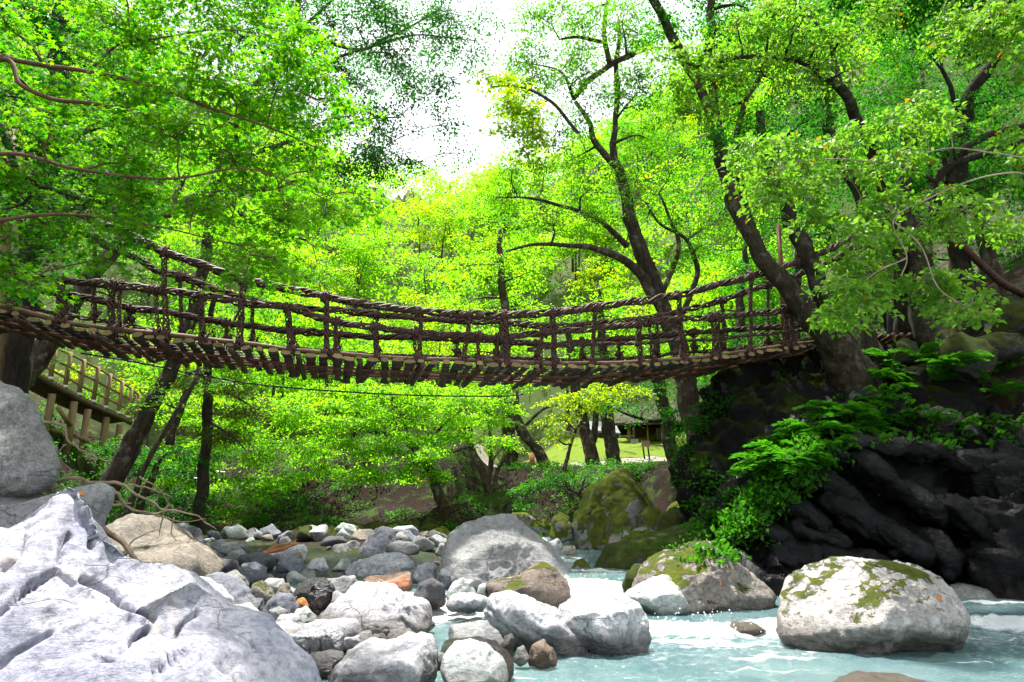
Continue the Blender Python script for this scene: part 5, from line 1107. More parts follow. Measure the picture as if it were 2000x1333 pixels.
tree('forked spotted trunk behind the yellow-green maple', [(1168, 935, 27, .34), (1160, 900, 27, .28), (1145, 850, 27, .25), (1132, 800, 27, .23), (1122, 740, 27, .20), (1110, 640, 27, .12)], [[(1155, 880, 27, .14), (1162, 830, 27, .13), (1165, 770, 27, .10)]], grid_clumps(1050, 1230, 560, 740, 3, 2, (26, 28), 1.1, 12, 17), lmat='leaf_hill', size=.14, per=34, sr=.6, seed=94)
tree('pale spotted straight trunk left of the shelter', [(1205, 935, 26.5, .34), (1198, 900, 26.5, .28), (1190, 850, 26.5, .26), (1186, 790, 26.5, .25), (1180, 700, 26.5, .2), (1170, 560, 26.5, .1)], [], grid_clumps(1120, 1280, 590, 730, 3, 2, (26, 28), 1.1, 12, 18), lmat='leaf_mid', size=.14, per=34, sr=.6, seed=95)
tree('mossy trunk in front of the shelter', [(1332, 955, 23, .32), (1322, 915, 23, .25), (1310, 870, 23, .23), (1300, 815, 23, .22), (1290, 770, 23, .2), (1280, 650, 23, .12)], [[(1302, 820, 23, .07), (1270, 822, 22.4, .06), (1230, 812, 22, .045), (1205, 800, 22, .03)], [(1300, 815, 23, .08), (1330, 800, 22.6, .06), (1360, 790, 22, .04)]], grid_clumps(1240, 1420, 690, 790, 3, 2, (21, 23.5), .9, 8, 19) + [(1215, 795, 22, 30, 16, .5, 7), (1262, 800, 22, 35, 18, .5, 8), (1320, 806, 22, 35, 18, .5, 8), (1350, 840, 22, 25, 22, .5, 6), (1345, 880, 22, 20, 20, .4, 4), (1245, 822, 22, 18, 8, .3, 2)], bark='bark', lmat='leaf_deep', size=.12, per=32, sr=.5, seed=96)
tree('slender yellow-green maple glowing below the bridge right of centre', [(1110, 940, 21, .07), (1105, 900, 21, .06), (1125, 840, 21, .05), (1150, 790, 21, .03)], [], [(1120, 780, 20.6, 60, 25, .6, 16), (1160, 790, 20.6, 50, 25, .6, 13), (1090, 820, 20.6, 35, 20, .5, 9), (1085, 850, 20.6, 25, 16, .4, 7), (1190, 760, 20.8, 50, 20, .6, 12), (1230, 765, 20.8, 40, 18, .6, 8)], lmat='leaf_yellow', size=.12, per=36, sr=.42, seed=97, flat=.06)
tree('low shrub with drooping pale green sprays on the brown bank', [(1150, 990, 18, .05), (1130, 965, 18, .04), (1090, 950, 17.6, .03), (1040, 955, 17.4, .015)], [], [(1030, 955, 17.3, 35, 14, .5, 10), (1070, 945, 17.5, 35, 14, .5, 10), (1110, 930, 17.8, 35, 14, .5, 9), (1040, 985, 17.2, 30, 12, .4, 7), (1150, 925, 18, 30, 15, .5, 7)], name='shrub', cat='shrub', lmat='leaf_fern', size=.10, per=36, sr=.36, seed=98, flat=.05)
# --- 10. big tree right of centre
def kp10(x, y): return not (x < 1020 and y < 90) and (x > 1000 - (y - 90) * .3 if y < 330 else True) and y < 470 + (x - 950) * .1
tree('big tree with a curving grey trunk and wide boughs right of centre',
     [(1350, 800, 19, .30), (1330, 700, 19, .26), (1300, 610, 19, .235), (1262, 510, 18.8, .215), (1235, 430, 18.6, .19), (1215, 360, 18.5, .16), (1200, 310, 18.4, .13), (1202, 250, 18.3, .08), (1206, 160, 18.2, .08), (1210, 40, 18, .05)],
     [[(1285, 590, 18.9, .15), (1240, 525, 18.5, .13), (1190, 495, 18.2, .11), (1130, 482, 18, .08), (1050, 478, 17.8, .05), (990, 492, 17.6, .03)],
      [(1225, 480, 18.7, .10), (1170, 430, 18.3, .07), (1100, 405, 18, .055), (1040, 388, 17.8, .04), (965, 385, 17.6, .02)],
      [(1200, 320, 18.4, .11), (1160, 275, 18.4, .09), (1150, 240, 18.3, .075), (1120, 200, 18.2, .06)],
      [(1120, 195, 18.2, .08), (1150, 160, 18, .085), (1190, 125, 17.9, .09), (1240, 105, 17.8, .09)],
      [(1190, 125, 17.9, .08), (1178, 60, 17.9, .07), (1190, -20, 17.9, .05)], [(1180, 85, 17.9, .06), (1140, 75, 17.9, .055), (1095, 78, 17.9, .03)],
      [(1290, 580, 18.9, .08), (1330, 480, 18.9, .07), (1310, 430, 18.9, .05), (1285, 380, 18.9, .03)], [(1320, 640, 19, .09), (1360, 540, 19, .08), (1340, 470, 19, .06), (1290, 440, 19, .045), (1265, 400, 19, .03)]],
     grid_clumps(960, 1460, 20, 520, 9, 9, (16.8, 20.5), 1.0, 8, 20, keep=kp10) + [(1000, 180, 17.2, 40, 30, .6, 8), (1040, 120, 17.4, 50, 50, .6, 12), (1040, 30, 17.6, 40, 40, .6, 10), (1100, 20, 17.2, 50, 45, .8, 14), (1160, 40, 17.2, 50, 40, .8, 12), (1220, 20, 17.0, 50, 45, .8, 14), (1120, 110, 17.2, 50, 35, .7, 10), (1240, 60, 17.0, 50, 40, .8, 14), (1090, 170, 17.2, 50, 30, .7, 9), (1250, 150, 17, 50, 40, .8, 14), (1180, 190, 17.2, 40, 30, .7, 6)],
     lmat='leaf_mid', size=.11, per=34, sr=.46, seed=101, limb_r=.05)
tree('hanging yellow-green bough left of the big right-hand tree', [(1130, 260, 16.6, .05), (1080, 200, 16.2, .04), (1020, 170, 16, .03), (960, 170, 15.8, .012)], [],
     [(1000, 165, 15.8, 45, 25, .5, 9), (1035, 215, 15.8, 35, 30, .5, 11), (990, 215, 15.8, 35, 25, .5, 7), (1040, 260, 15.8, 28, 28, .4, 8), (980, 260, 15.8, 30, 20, .4, 5), (1020, 300, 15.8, 25, 18, .4, 4), (950, 150, 15.8, 20, 14, .3, 3)],
     name='tree_bough', lmat='leaf_yellow', leaf='maple', size=.12, per=28, sr=.36, seed=102)
# --- 11. mossy many-trunked tree at the right end of the bridge
tree('mossy many-trunked tree gripping the cliff at the right end of the bridge',
     [(1690, 800, 14.6, .62), (1660, 715, 14.5, .44), (1610, 645, 14.3, .30), (1560, 590, 14.2, .24), (1510, 530, 14.1, .19), (1470, 470, 14.1, .17), (1435, 400, 14.1, .155), (1412, 320, 14.1, .135), (1395, 200, 14.1, .11), (1388, 60, 14, .10), (1392, -60, 14, .08)],
     [[(1412, 330, 14.1, .13), (1370, 180, 13.9, .11), (1310, 60, 13.8, .11), (1265, -20, 13.7, .10)], [(1470, 470, 14.1, .08), (1440, 250, 14.4, .07), (1500, 120, 14.6, .05)]],
     grid_clumps(1380, 1640, -60, 330, 5, 6, (13.2, 15.6), .8, 11, 21) + grid_clumps(1240, 1420, -60, 60, 3, 2, (13.2, 14.6), .7, 7, 22),
     lmat='leaf_deep', bark='bark_moss', size=.10, per=32, sr=.42, seed=111,
     stems=[[(1680, 780, 14.9, .45), (1630, 660, 14.8, .28), (1600, 570, 14.7, .22), (1570, 490, 14.7, .19), (1540, 430, 14.7, .17), (1510, 340, 14.7, .13), (1480, 220, 14.7, .1)],
            [(1700, 790, 15.2, .4), (1690, 650, 15.2, .24), (1700, 520, 15.2, .18), (1690, 420, 15.2, .15), (1620, 250, 15.2, .14), (1600, 120, 15.2, .08)],
            [(1850, 800, 15.0, .42), (1830, 700, 15, .30), (1800, 600, 15.1, .24), (1790, 480, 15.2, .20), (1770, 380, 15.2, .16), (1780, 200, 15.3, .10)],
            [(1720, 790, 14.4, .42), (1780, 745, 14.4, .30), (1850, 730, 14.5, .22), (1900, 735, 14.5, .12)]])
tree('dark forked tree in the right-hand wood', [(1905, 720, 16.5, .28), (1890, 600, 16.5, .24), (1875, 480, 16.5, .22), (1872, 330, 16.5, .20), (1882, 240, 16.4, .18), (1905, 170, 16.2, .16), (1960, 90, 16, .12), (1990, 30, 15.8, .08)],
     [[(1850, 360, 16.2, .12), (1870, 300, 16, .11), (1930, 265, 15.8, .09), (2020, 240, 15.6, .06)], [(1820, 420, 16, .10), (1850, 330, 15.8, .10), (1960, 290, 15.6, .07), (2040, 260, 15.5, .05)], [(1880, 250, 16.4, .07), (1840, 130, 16.4, .05)]],
     grid_clumps(1600, 2080, -80, 400, 6, 6, (15.4, 18.5), 1.0, 13, 23), lmat='leaf_deep', bark='bark_dark', size=.11, per=34, sr=.46, seed=112)
for k, (x, r, lab) in enumerate([(1815, .10, 'slim straight trunk left of the reddish trunk in the right-hand wood'), (1868, .13, 'reddish straight trunk behind the terrace stones on the right'), (1925, .11, 'slanting trunk on the brown slope near the right edge'), (1980, .12, 'slim slanting trunk at the right edge'), (1752, .09, 'slim trunk behind the visitor at the bridge end')]):
    sl = (0, 0, -60, -70, 5)[k]; Y = (18, 18.5, 19.5, 19, 18.5)[k]
    tree(lab, [(x, 680, Y, r * 1.3), (x + sl * .3, 560, Y, r), (x + sl, 420, Y, r * .9), (x + sl * 1.6, 250, Y, r * .6)], [], grid_clumps(x - 90, x + 90, 180, 420, 2, 3, (17.6, 20.5), 1.0, 9, 40 + k), lmat='leaf_deep', bark='bark_red' if k == 1 else 'bark', size=.12, per=32, sr=.5, seed=120 + k)
for k, (x, Y, lab) in enumerate([(1560, 24, 'leafy tree on the slope behind the mossy trunks'), (1680, 23, 'leafy tree on the slope above the bridge end'), (1800, 25, 'leafy tree high on the slope behind the forked tree'), (1930, 23, 'leafy tree on the slope at the right edge'), (2060, 24, 'leafy tree beyond the right edge of the slope'), (1450, 27, 'leafy tree on the slope behind the big right-hand tree')]):
    xw = (x - 1000) / FPX * Y * 1.03; zg = float(ground(xw, Y)); py0 = to_px(np.array([xw, Y, zg]))[1]
    tree(lab, [(x, py0 + 10, Y, .24), (x - 10, py0 - 150, Y, .19), (x + 8, py0 - 330, Y, .12), (x, py0 - 480, Y, .06)], [], grid_clumps(x - 130, x + 130, py0 - 560, py0 - 60, 3, 5, (Y - 1.6, Y + 2), 1.3, 14, 300 + k), lmat='leaf_deep', bark='bark', size=.15, per=34, sr=.6, seed=310 + k)
tree('dark leafy shrub hanging down the left edge of the cliff', [(1440, 800, 15.6, .06), (1410, 830, 15.4, .05), (1385, 880, 15.2, .03)], [],
     [(1400, 790, 15.4, 45, 25, .5, 12), (1370, 830, 15.3, 40, 28, .5, 13), (1350, 880, 15.4, 35, 28, .5, 12), (1385, 900, 14.9, 35, 25, .4, 9), (1340, 930, 15.4, 30, 22, .4, 9), (1370, 960, 14.9, 25, 20, .4, 7), (1440, 780, 15.0, 40, 18, .4, 7)], name='shrub', cat='shrub', lmat='leaf_deep', bark='bark_dark', size=.10, per=34, sr=.36, seed=330, droop=.6)
# --- 12. near bright tree on the right
R12 = [(1480, 295), (1545, 285), (1610, 295), (1670, 270), (1740, 235), (1800, 215), (1850, 235), (1700, 330), (1760, 320), (1640, 350), (1520, 350), (1570, 380), (1690, 400), (1750, 390), (1820, 385), (1880, 410), (1930, 440), (1975, 450), (1840, 440), (1600, 430), (1660, 455), (1720, 470), (1780, 465), (1660, 510), (1720, 520), (1640, 560), (1680, 590), (1740, 560), (1700, 565), (1640, 625), (1660, 605), (1800, 545), (1850, 550), (1880, 590), (1830, 575), (1890, 620), (1560, 330), (1450, 330), (1500, 395)]
R12 += [(1880, 40), (1940, 30), (1910, 80), (1850, 60), (1990, 60), (1960, 0), (2030, 20)]
tree('near tree with bright heart-shaped leaves drooping over the right end of the bridge',
     [(2420, 1050, 10.5, .22), (2360, 700, 10.4, .20), (2280, 350, 10.3, .17), (2200, 120, 10.2, .13), (2120, -60, 10.1, .08)],
     [[(2270, 330, 10.3, .05), (2100, 280, 10, .022), (2020, 310, 9.9, .016), (1950, 300, 9.8, .013), (1850, 290, 9.7, .011), (1750, 318, 9.6, .010), (1640, 312, 9.5, .010), (1520, 318, 9.5, .006)],
      [(2200, 330, 10.2, .04), (2060, 352, 9.9, .018), (1980, 338, 9.8, .014), (1880, 358, 9.6, .012), (1810, 390, 9.5, .011), (1745, 430, 9.4, .011), (1770, 500, 9.3, .009), (1760, 540, 9.3, .01)],
      [(1745, 430, 9.4, .014), (1800, 480, 9.4, .012), (1830, 560, 9.3, .009), (1890, 600, 9.3, .006)], [(1770, 505, 9.3, .012), (1700, 540, 9.3, .009), (1650, 600, 9.3, .006)],
      [(2160, 40, 10.1, .06), (2000, 60, 9.8, .03), (1900, 60, 9.6, .018)]],
     [(x, y, 9.2 + .25 * ((i * 7) % 5), 50, 22, .42, 9) for i, (x, y) in enumerate(R12)] + grid_clumps(1960, 2500, -150, 420, 6, 5, (9.4, 11.4), .8, 10, 52),
     leaf='ovate', lmat='leaf_bright', bark='bark_pale', size=.092, per=26, sr=.27, seed=131, singles=300, limb_r=.016, twig_r=.004, droop=.6, flat=.12, spread=.45)
R13 = [(1300, 115), (1350, 105), (1400, 120), (1450, 100), (1500, 70), (1550, 60), (1430, 150), (1370, 155), (1320, 165), (1480, 140), (1540, 120), (1600, 90), (1560, 30), (1500, 20), (1440, 50), (1640, 60), (1590, 150), (1700, 30), (1650, 140), (1400, 200), (1340, 220)]
tree('bright leafy boughs of a tree above the mossy trunks at the upper right',
     [(1780, 720, 16.0, .2), (1750, 500, 15.4, .16), (1700, 300, 13.8, .13), (1640, 180, 12.5, .10), (1560, 120, 12.4, .07), (1460, 110, 12.2, .045), (1360, 130, 12.1, .02)], [[(1640, 180, 12.5, .06), (1620, 80, 12.5, .04), (1560, 10, 12.4, .02)]],
     [(x, y, 12 + .25 * ((i * 5) % 5), 50, 26, .5, 7) for i, (x, y) in enumerate(R13)], leaf='ovate', lmat='leaf_bright', bark='bark_moss', size=.095, per=30, sr=.33, seed=132, droop=.5, spread=.4)
# added tree, mostly out of frame: crown placed to keep sun off the cliff
tree('leafy tree added on the right bank, its mostly unseen crown placed to shade the cliff', [(2500, 1150, 13, .3), (2450, 700, 13, .26), (2350, 300, 13, .22), (2200, -100, 13, .16), (2050, -400, 12.5, .08)], [],
     grid_clumps(1620, 2500, -330, 40, 8, 4, (12.2, 15.5), 1.3, 24, 60), lmat='leaf_deep', bark='bark_dark', size=.15, per=34, sr=.55, seed=133)

# --- 13. hillside trees beyond the terrace
rs = np.random.RandomState(77)
spots = []
for Y0, Y1, n_ in ((33, 40, 14), (40, 50, 20), (52, 66, 34), (66, 88, 44)):
    for k in range(n_):
        px = rs.uniform(250, 1500) if Y1 > 41 else rs.choice([rs.uniform(300, 800), rs.uniform(1350, 1600)])
        Y = rs.uniform(Y0, Y1); spots.append((px, Y))
def hill_tree(px, Y, k):
    x = (px - 1000) / FPX * Y * 1.05; z = float(ground(x, Y)) - .3
    h = rs.uniform(6.5, 9.5) * (1 + .1 * (Y > 60)); rng = np.random.RandomState(500 + k)
    base = np.array([x, Y, z])
    lm = ['leaf_hill', 'leaf_hill', 'leaf_maple', 'leaf_mid', 'leaf_yellow'][rng.randint(5) if rng.rand() < .7 else 0]
    cw_ = {'leaf_hill': 'light green', 'leaf_maple': 'fresh green', 'leaf_mid': 'deeper green', 'leaf_yellow': 'yellow-green'}[lm]
    zn_ = 'behind the left half of the bridge' if px < 640 else 'behind the middle of the bridge' if px < 960 else 'right of the straight trunk' if px < 1220 else 'behind the big right-hand tree'
    rw_ = 'at the foot of' if Y < 41 else 'low on' if Y < 52 else 'halfway up' if Y < 67 else 'high up on'
    root = empty('hillside_tree', base, f'{cw_} tree {rw_} the hillside {zn_}', 'tree', 'trees on the hillside beyond the bridge')
    lean = rng.normal(size=2) * .6
    tp = crom(np.array([[0, 0, 0], [lean[0] * .4, lean[1] * .4, h * .45], [lean[0], lean[1], h * .9]]), 5)
    tube(mb := MB(), tp, np.linspace(.17, .04, len(tp)), 6, True); obj('trunk', mb.mesh('trunk'), M['bark'], root)
    pos_, R_, s_ = [], [], []
    for q in range(10):
        c = np.array([lean[0] + rng.normal() * 1.7, lean[1] + rng.normal() * 1.7, h * rng.uniform(.42, 1.05)])
        p_, r_, z_, cen = sprays(rng, c, np.array([1.6, 1.6, .5]), 10, 26, .68, .165 + .0011 * Y, .3, .25, .08, .15)
        pos_.append(p_); R_.append(r_); s_.append(z_)
    pos_ = np.concatenate(pos_); LEAF_N[0] += len(pos_)
    tag(obj('crown', leaves_mesh('crown', pos_, np.concatenate(R_), np.concatenate(s_), 'rhomb'), M[lm], root), kind='stuff')
for k, (px, Y) in enumerate(spots): hill_tree(px, Y, k)
# far wood on the valley sides, reads as one mass
rs = np.random.RandomState(78)
n_ = 1000
fx = rs.uniform(-95, 95, n_); fy = rs.uniform(56, 118, n_); keepm = (np.abs(fx) / fy < .95)
fx, fy = fx[keepm], fy[keepm]; fz = ground(fx, fy)
pos_, R_, s_ = [], [], []
for x, y, z in zip(fx, fy, fz):
    p_, r_, z_, c_ = sprays(rs, np.array([x, y, z + rs.uniform(2.5, 6)]), np.array([2.0, 2.0, 1.9]), 14, 11, 1.1, .46, .3, .4, .2)
    pos_.append(p_); R_.append(r_); s_.append(z_)
pos_ = np.concatenate(pos_); LEAF_N[0] += len(pos_)
tag(obj('far_wood', leaves_mesh('far_wood', pos_, np.concatenate(R_), np.concatenate(s_), 'rhomb'), M['leaf_hill']), 'far green wood covering the valley sides', 'wood', None, 'stuff')
print('LEAVES', LEAF_N[0])
# ================================================================ LEFT BOARDWALK
bw = empty('boardwalk', P(130, 800, 20), 'log-railed wooden boardwalk stepping down the left bank', 'boardwalk')
bwp = [(30, 652, 704, 17.6), (66, 668, 722, 18.1), (98, 680, 741, 18.6), (127, 692, 757, 19.1), (154, 706, 772, 19.6), (182, 720, 786, 20.1), (206, 734, 797, 20.6), (231, 748, 808, 21.1), (249, 760, 816, 21.6), (264, 772, 824, 22.1)]
tops, bots = [], []
for (x, yt, yb, Y) in bwp:
    a, b = P(x, yt, Y), P(x, yb, Y); a[0] = b[0]; tops.append(a); bots.append(b)
    tube(mb := MB(), [b - np.array([0, 0, .1]), (a + b) / 2, a + np.array([0, 0, .06])], .065, 9, True, .04, x); po = mb.build('rail_post', M['cedar'], bw)
    tube(mb := MB(), [b + np.array([0, 0, -.02]), b + np.array([0, 0, .06])], .070, 10, True); mb.build('metal_band', M['whiteband'], po)
tops, bots = np.array(tops), np.array(bots)
ext = lambda q: np.concatenate([[q[0] + (q[0] - q[1]) * 3], q])
for f in (1.0, .62, .28):
    tube(mb := MB(), ext(bots + (tops - bots) * f), .036, 8); mb.build('rail', M['cedar'], bw)
d0 = ext(bots)
tube(mb := MB(), d0 - np.array([0, 0, .10]), .075, 6); mb.build('edge_beam', M['cedar_dark'], bw)
for i in range(len(bots) - 1):
    for t in np.linspace(0, 1, 5, endpoint=False):
        c = bots[i] + (bots[i + 1] - bots[i]) * t + np.array([-.75, .35, .02]); box(mb := MB(), c, (.14, 1.7, .05), ax=(.55, .8, 0)); mb.build('deck_board', M['cedar_dark'], bw, False)
for (x, yt, yb, Y) in [(46, 740, 850, 18.0), (102, 770, 860, 18.8), (145, 785, 860, 19.5), (172, 800, 870, 20), (208, 815, 880, 20.8), (235, 830, 890, 21.3)]:
    q = P(x, yt, Y); g = float(ground(q[0], Y)) - .3; tube(mb := MB(), [np.array([q[0], Y, min(g, q[2] - .8)]), q], .10, 10, True, .05, x); mb.build('support_post', M['cedar'], bw)
for a_, b_ in (((112, 795, 18.8), (138, 832, 19.3)), ((100, 840, 18.8), (122, 846, 19)), ((146, 850, 19.6), (230, 892, 21))):
    tube(mb := MB(), [P(*a_), P(*b_)], .06, 6); mb.build('brace', M['cedar'], bw)

# ================================================================ FAR TERRACE
sh = empty('open_shelter', P(1285, 875, 40), 'open timber shelter with a low roof behind the lawn', 'shelter')
shY = 40.0
def wbox(px0, px1, py0, py1, Y, dep, name, mt, parent, smooth=False):
    a, b = P(px0, py1, Y), P(px1, py0, Y); box(mb := MB(), [(a[0] + b[0]) / 2, Y + dep / 2, (a[2] + b[2]) / 2], (abs(b[0] - a[0]), dep, abs(b[2] - a[2]))); return mb.build(name, M[mt], parent, smooth)
rf = MB(); a = P(1195, 832, 39); b = P(1400, 826, 39); r0 = P(1215, 800, 42.5); r1 = P(1395, 794, 42.5); up = np.array([0, 0, .14])
back0 = r0 + np.array([0, 3.5, -1.3]); back1 = r1 + np.array([0, 3.5, -1.3])
rf.add([a, b, r1, r0, back1, back0, a + up, b + up, r1 + up, r0 + up, back1 + up, back0 + up], None, [(0, 3, 2, 1), (3, 5, 4, 2), (6, 7, 8, 9), (9, 8, 10, 11), (0, 1, 7, 6), (0, 6, 9, 3), (1, 2, 8, 7), (3, 9, 11, 5), (2, 4, 10, 8), (4, 5, 11, 10)])
rf.build('roof', M['brownroof'], sh, False)
for px_, Y in ((1230, 39.6), (1266, 39.6), (1296, 39.4), (1386, 39.4), (1240, 44), (1380, 44)):
    q = P(px_, 870, Y); t_ = P(px_, 826, 39.8); tube(mb := MB(), [[q[0], Y, q[2] - .4], [q[0], Y, t_[2] + .1]], .11 if px_ != 1266 else .05, 8); mb.build('post', M['cedar'], sh)
wbox(1233, 1247, 858, 869, 39.2, .6, 'counter', 'concrete', sh); wbox(1284, 1308, 837, 862, 41, .15, 'screen_panel', 'concrete', sh)
wbox(1240, 1390, 836, 868, 45, .15, 'back_wall', 'redwood', sh); wbox(1222, 1392, 868, 878, 39, 6, 'floor_slab', 'stonewall', sh)
hut = empty('small_hut', P(1185, 860, 44), 'red-brown board hut with a grey roof between the spotted trunks', 'hut')
wbox(1150, 1208, 846, 880, 44, 3, 'wall', 'redwood', hut)
rf = MB(); a = P(1140, 842, 43.4); b = P(1212, 850, 43.4); rf.add([a, b, b + [0, 2, .8], a + [0, 2, .8], a + [0, 0, .12], b + [0, 0, .12], b + [0, 2, .95], a + [0, 2, .95]], None, [(0, 3, 2, 1), (4, 5, 6, 7), (0, 1, 5, 4), (1, 2, 6, 5), (2, 3, 7, 6), (3, 0, 4, 7)]); rf.build('roof', M['roof'], hut, False)
steps = empty('stone_steps', P(1240, 885, 36), 'short flight of rough stone steps climbing to the shelter', 'steps')
for k in range(6):
    q = P(1216 + k * 7, 895 - k * 4.2, 34 + k * .7); box(mb := MB(), q - [0, 0, .15], (1.5 - k * .06, .75, .34), ax=(1, .08 * (-1) ** k, 0)); mb.build('step', M['stonewall'], steps, False)
sg = empty('sign_board', P(1260, 912, 29), 'blank weathered notice board on two slim posts before the lawn', 'sign')
for (x0, x1) in ((1262, 1254), (1271, 1264)):
    tube(mb := MB(), [P(x0, 916, 29), P(x1, 862, 29)], .035, 8); mb.build('post', M['bark_dark'], sg)
a, b = P(1253, 873, 28.93), P(1269, 861, 28.93); box(mb := MB(), (a + b) / 2, (abs(b[0] - a[0]), .04, abs(b[2] - a[2])), ax=(1, .05, 0)); mb.build('board', M['boardtan'], sg, False)
bn_ = empty('banner_sign', P(1325, 862, 38), 'long white banner with dark lettering beside the shelter', 'sign')
sheet = wbox(1311, 1337, 857, 865, 38, .05, 'banner_sheet', 'signwhite', bn_)
for k, xx in enumerate((1313, 1315.5, 1318, 1320.6, 1325, 1329, 1333)):
    w_ = 1.8; wbox(xx, xx + w_ * .35, 858.3, 862.2 - (k % 2), 37.96, .02, 'letter', 'ink', sheet); wbox(xx + .5, xx + w_, 861.2 - (k % 3), 862.1 - (k % 3), 37.955, .02, 'letter', 'ink', sheet)
mound = rock([(1240, 912), (1252, 898), (1264, 893), (1274, 900), (1282, 912)], 29.8, 'bright white boulder on the lawn behind the notice board', 'white', sub=3)
wall = empty('retaining_wall', P(1060, 922, 33), 'low rust-stained stone wall along the far path', 'wall')
rw = np.random.RandomState(4)
for r_ in range(3):
    x = 905 + r_ * 4
    while x < 1130:
        w_ = rw.uniform(9, 15); wbox(x, x + w_ - .7, 902 + r_ * 6.4 + .5, 908 + r_ * 6.4, 33 + rw.uniform(-.05, .05), .5, 'stone', ['stonewall', 'stonewall', 'redwood', 'concrete'][rw.randint(4)] if rw.rand() < .4 else 'stonewall', wall); x += w_
tp_ = empty('timber_post', P(1041, 922, 31), 'short orange timber post beside the far path', 'post'); tube(mb := MB(), [P(1041, 925, 31), P(1038, 885, 31)], .13, 9); mb.build('post_shaft', M['pole'], tp_)
fl = empty('fallen_log', P(1040, 928, 28), 'fallen log lying along the edge of the far path', 'log')
tube(mb := MB(), crom(np.array([P(1000, 930, 27), P(1040, 926, 27.6), P(1075, 924, 28), P(1118, 915, 29)]), 5), .14, 8, True, .15); mb.build('log_stem', M['bark'], fl)
tube(mb := MB(), [P(1015, 928, 27.2), P(1008, 916, 27), P(1003, 908, 27)], .05, 6); mb.build('snag', M['bark'], fl)
gr = empty('guard_rail', P(630, 955, 26), 'pale two-bar guard rail with a concrete post along the far left path', 'railing')
for ys in ((908, 922, 929, 931, 926, 920), (928, 940, 943, 942, 938, 934)):
    tube(mb := MB(), crom(np.array([P(x, y, 26 + (x - 630) * .006) for x, y in zip((330, 430, 540, 630, 720, 790), ys)]), 6), .028, 6); mb.build('rail', M['steel'], gr)
wbox(626, 636, 922, 958, 25.9, .25, 'concrete_post', 'concrete', gr)
for x in (350, 480, 760): tube(mb := MB(), [P(x, 965, 26), P(x, 912, 26)], .04, 6); mb.build('post', M['steel'], gr)
tb = empty('wooden_bench', P(850, 940, 24), 'small weathered bench at the top of the brown bank', 'bench')
wbox(835, 862, 914, 918, 24, .5, 'seat', 'cedar_dark', tb)
for x in (841, 855): wbox(x, x + 5, 918.2, 940, 24.1, .3, 'leg', 'concrete', tb)
pk = empty('loose_board', P(868, 933, 23.6), 'pale board propped beside the weathered bench', 'board'); tube(mb := MB(), [P(858, 940, 23.6), P(876, 928, 23.6)], .05, 4); mb.build('board_plank', M['signwhite'], pk)

# ================================================================ PEOPLE
def skin_mesh(name, chains, m, parent, lev=2):
    """chains: lists of (x,y,z,r) sharing joints by position; grown with a Skin modifier"""
    bm = bmesh.new(); lay = bm.verts.layers.skin.verify(); idx = {}
    def vtx(p):
        k = (round(p[0], 4), round(p[1], 4), round(p[2], 4))
        if k not in idx:
            v = bm.verts.new(p[:3]); v[lay].radius = (p[3], p[3]); idx[k] = v
            if len(idx) == 1: v[lay].use_root = True
        return idx[k]
    for ch in chains:
        vs = [vtx(p) for p in ch]
        for a, b in zip(vs, vs[1:]):
            if bm.edges.get((a, b)) is None: bm.edges.new((a, b))
    me = bpy.data.meshes.new(name); bm.to_mesh(me); bm.free(); me.materials.append(m)
    o = bpy.data.objects.new(name, me); link(o); o.parent = parent
    s = o.modifiers.new('skin', 'SKIN'); s.use_smooth_shade = True
    b = o.modifiers.new('sub', 'SUBSURF'); b.levels = lev; b.render_levels = lev
    return o
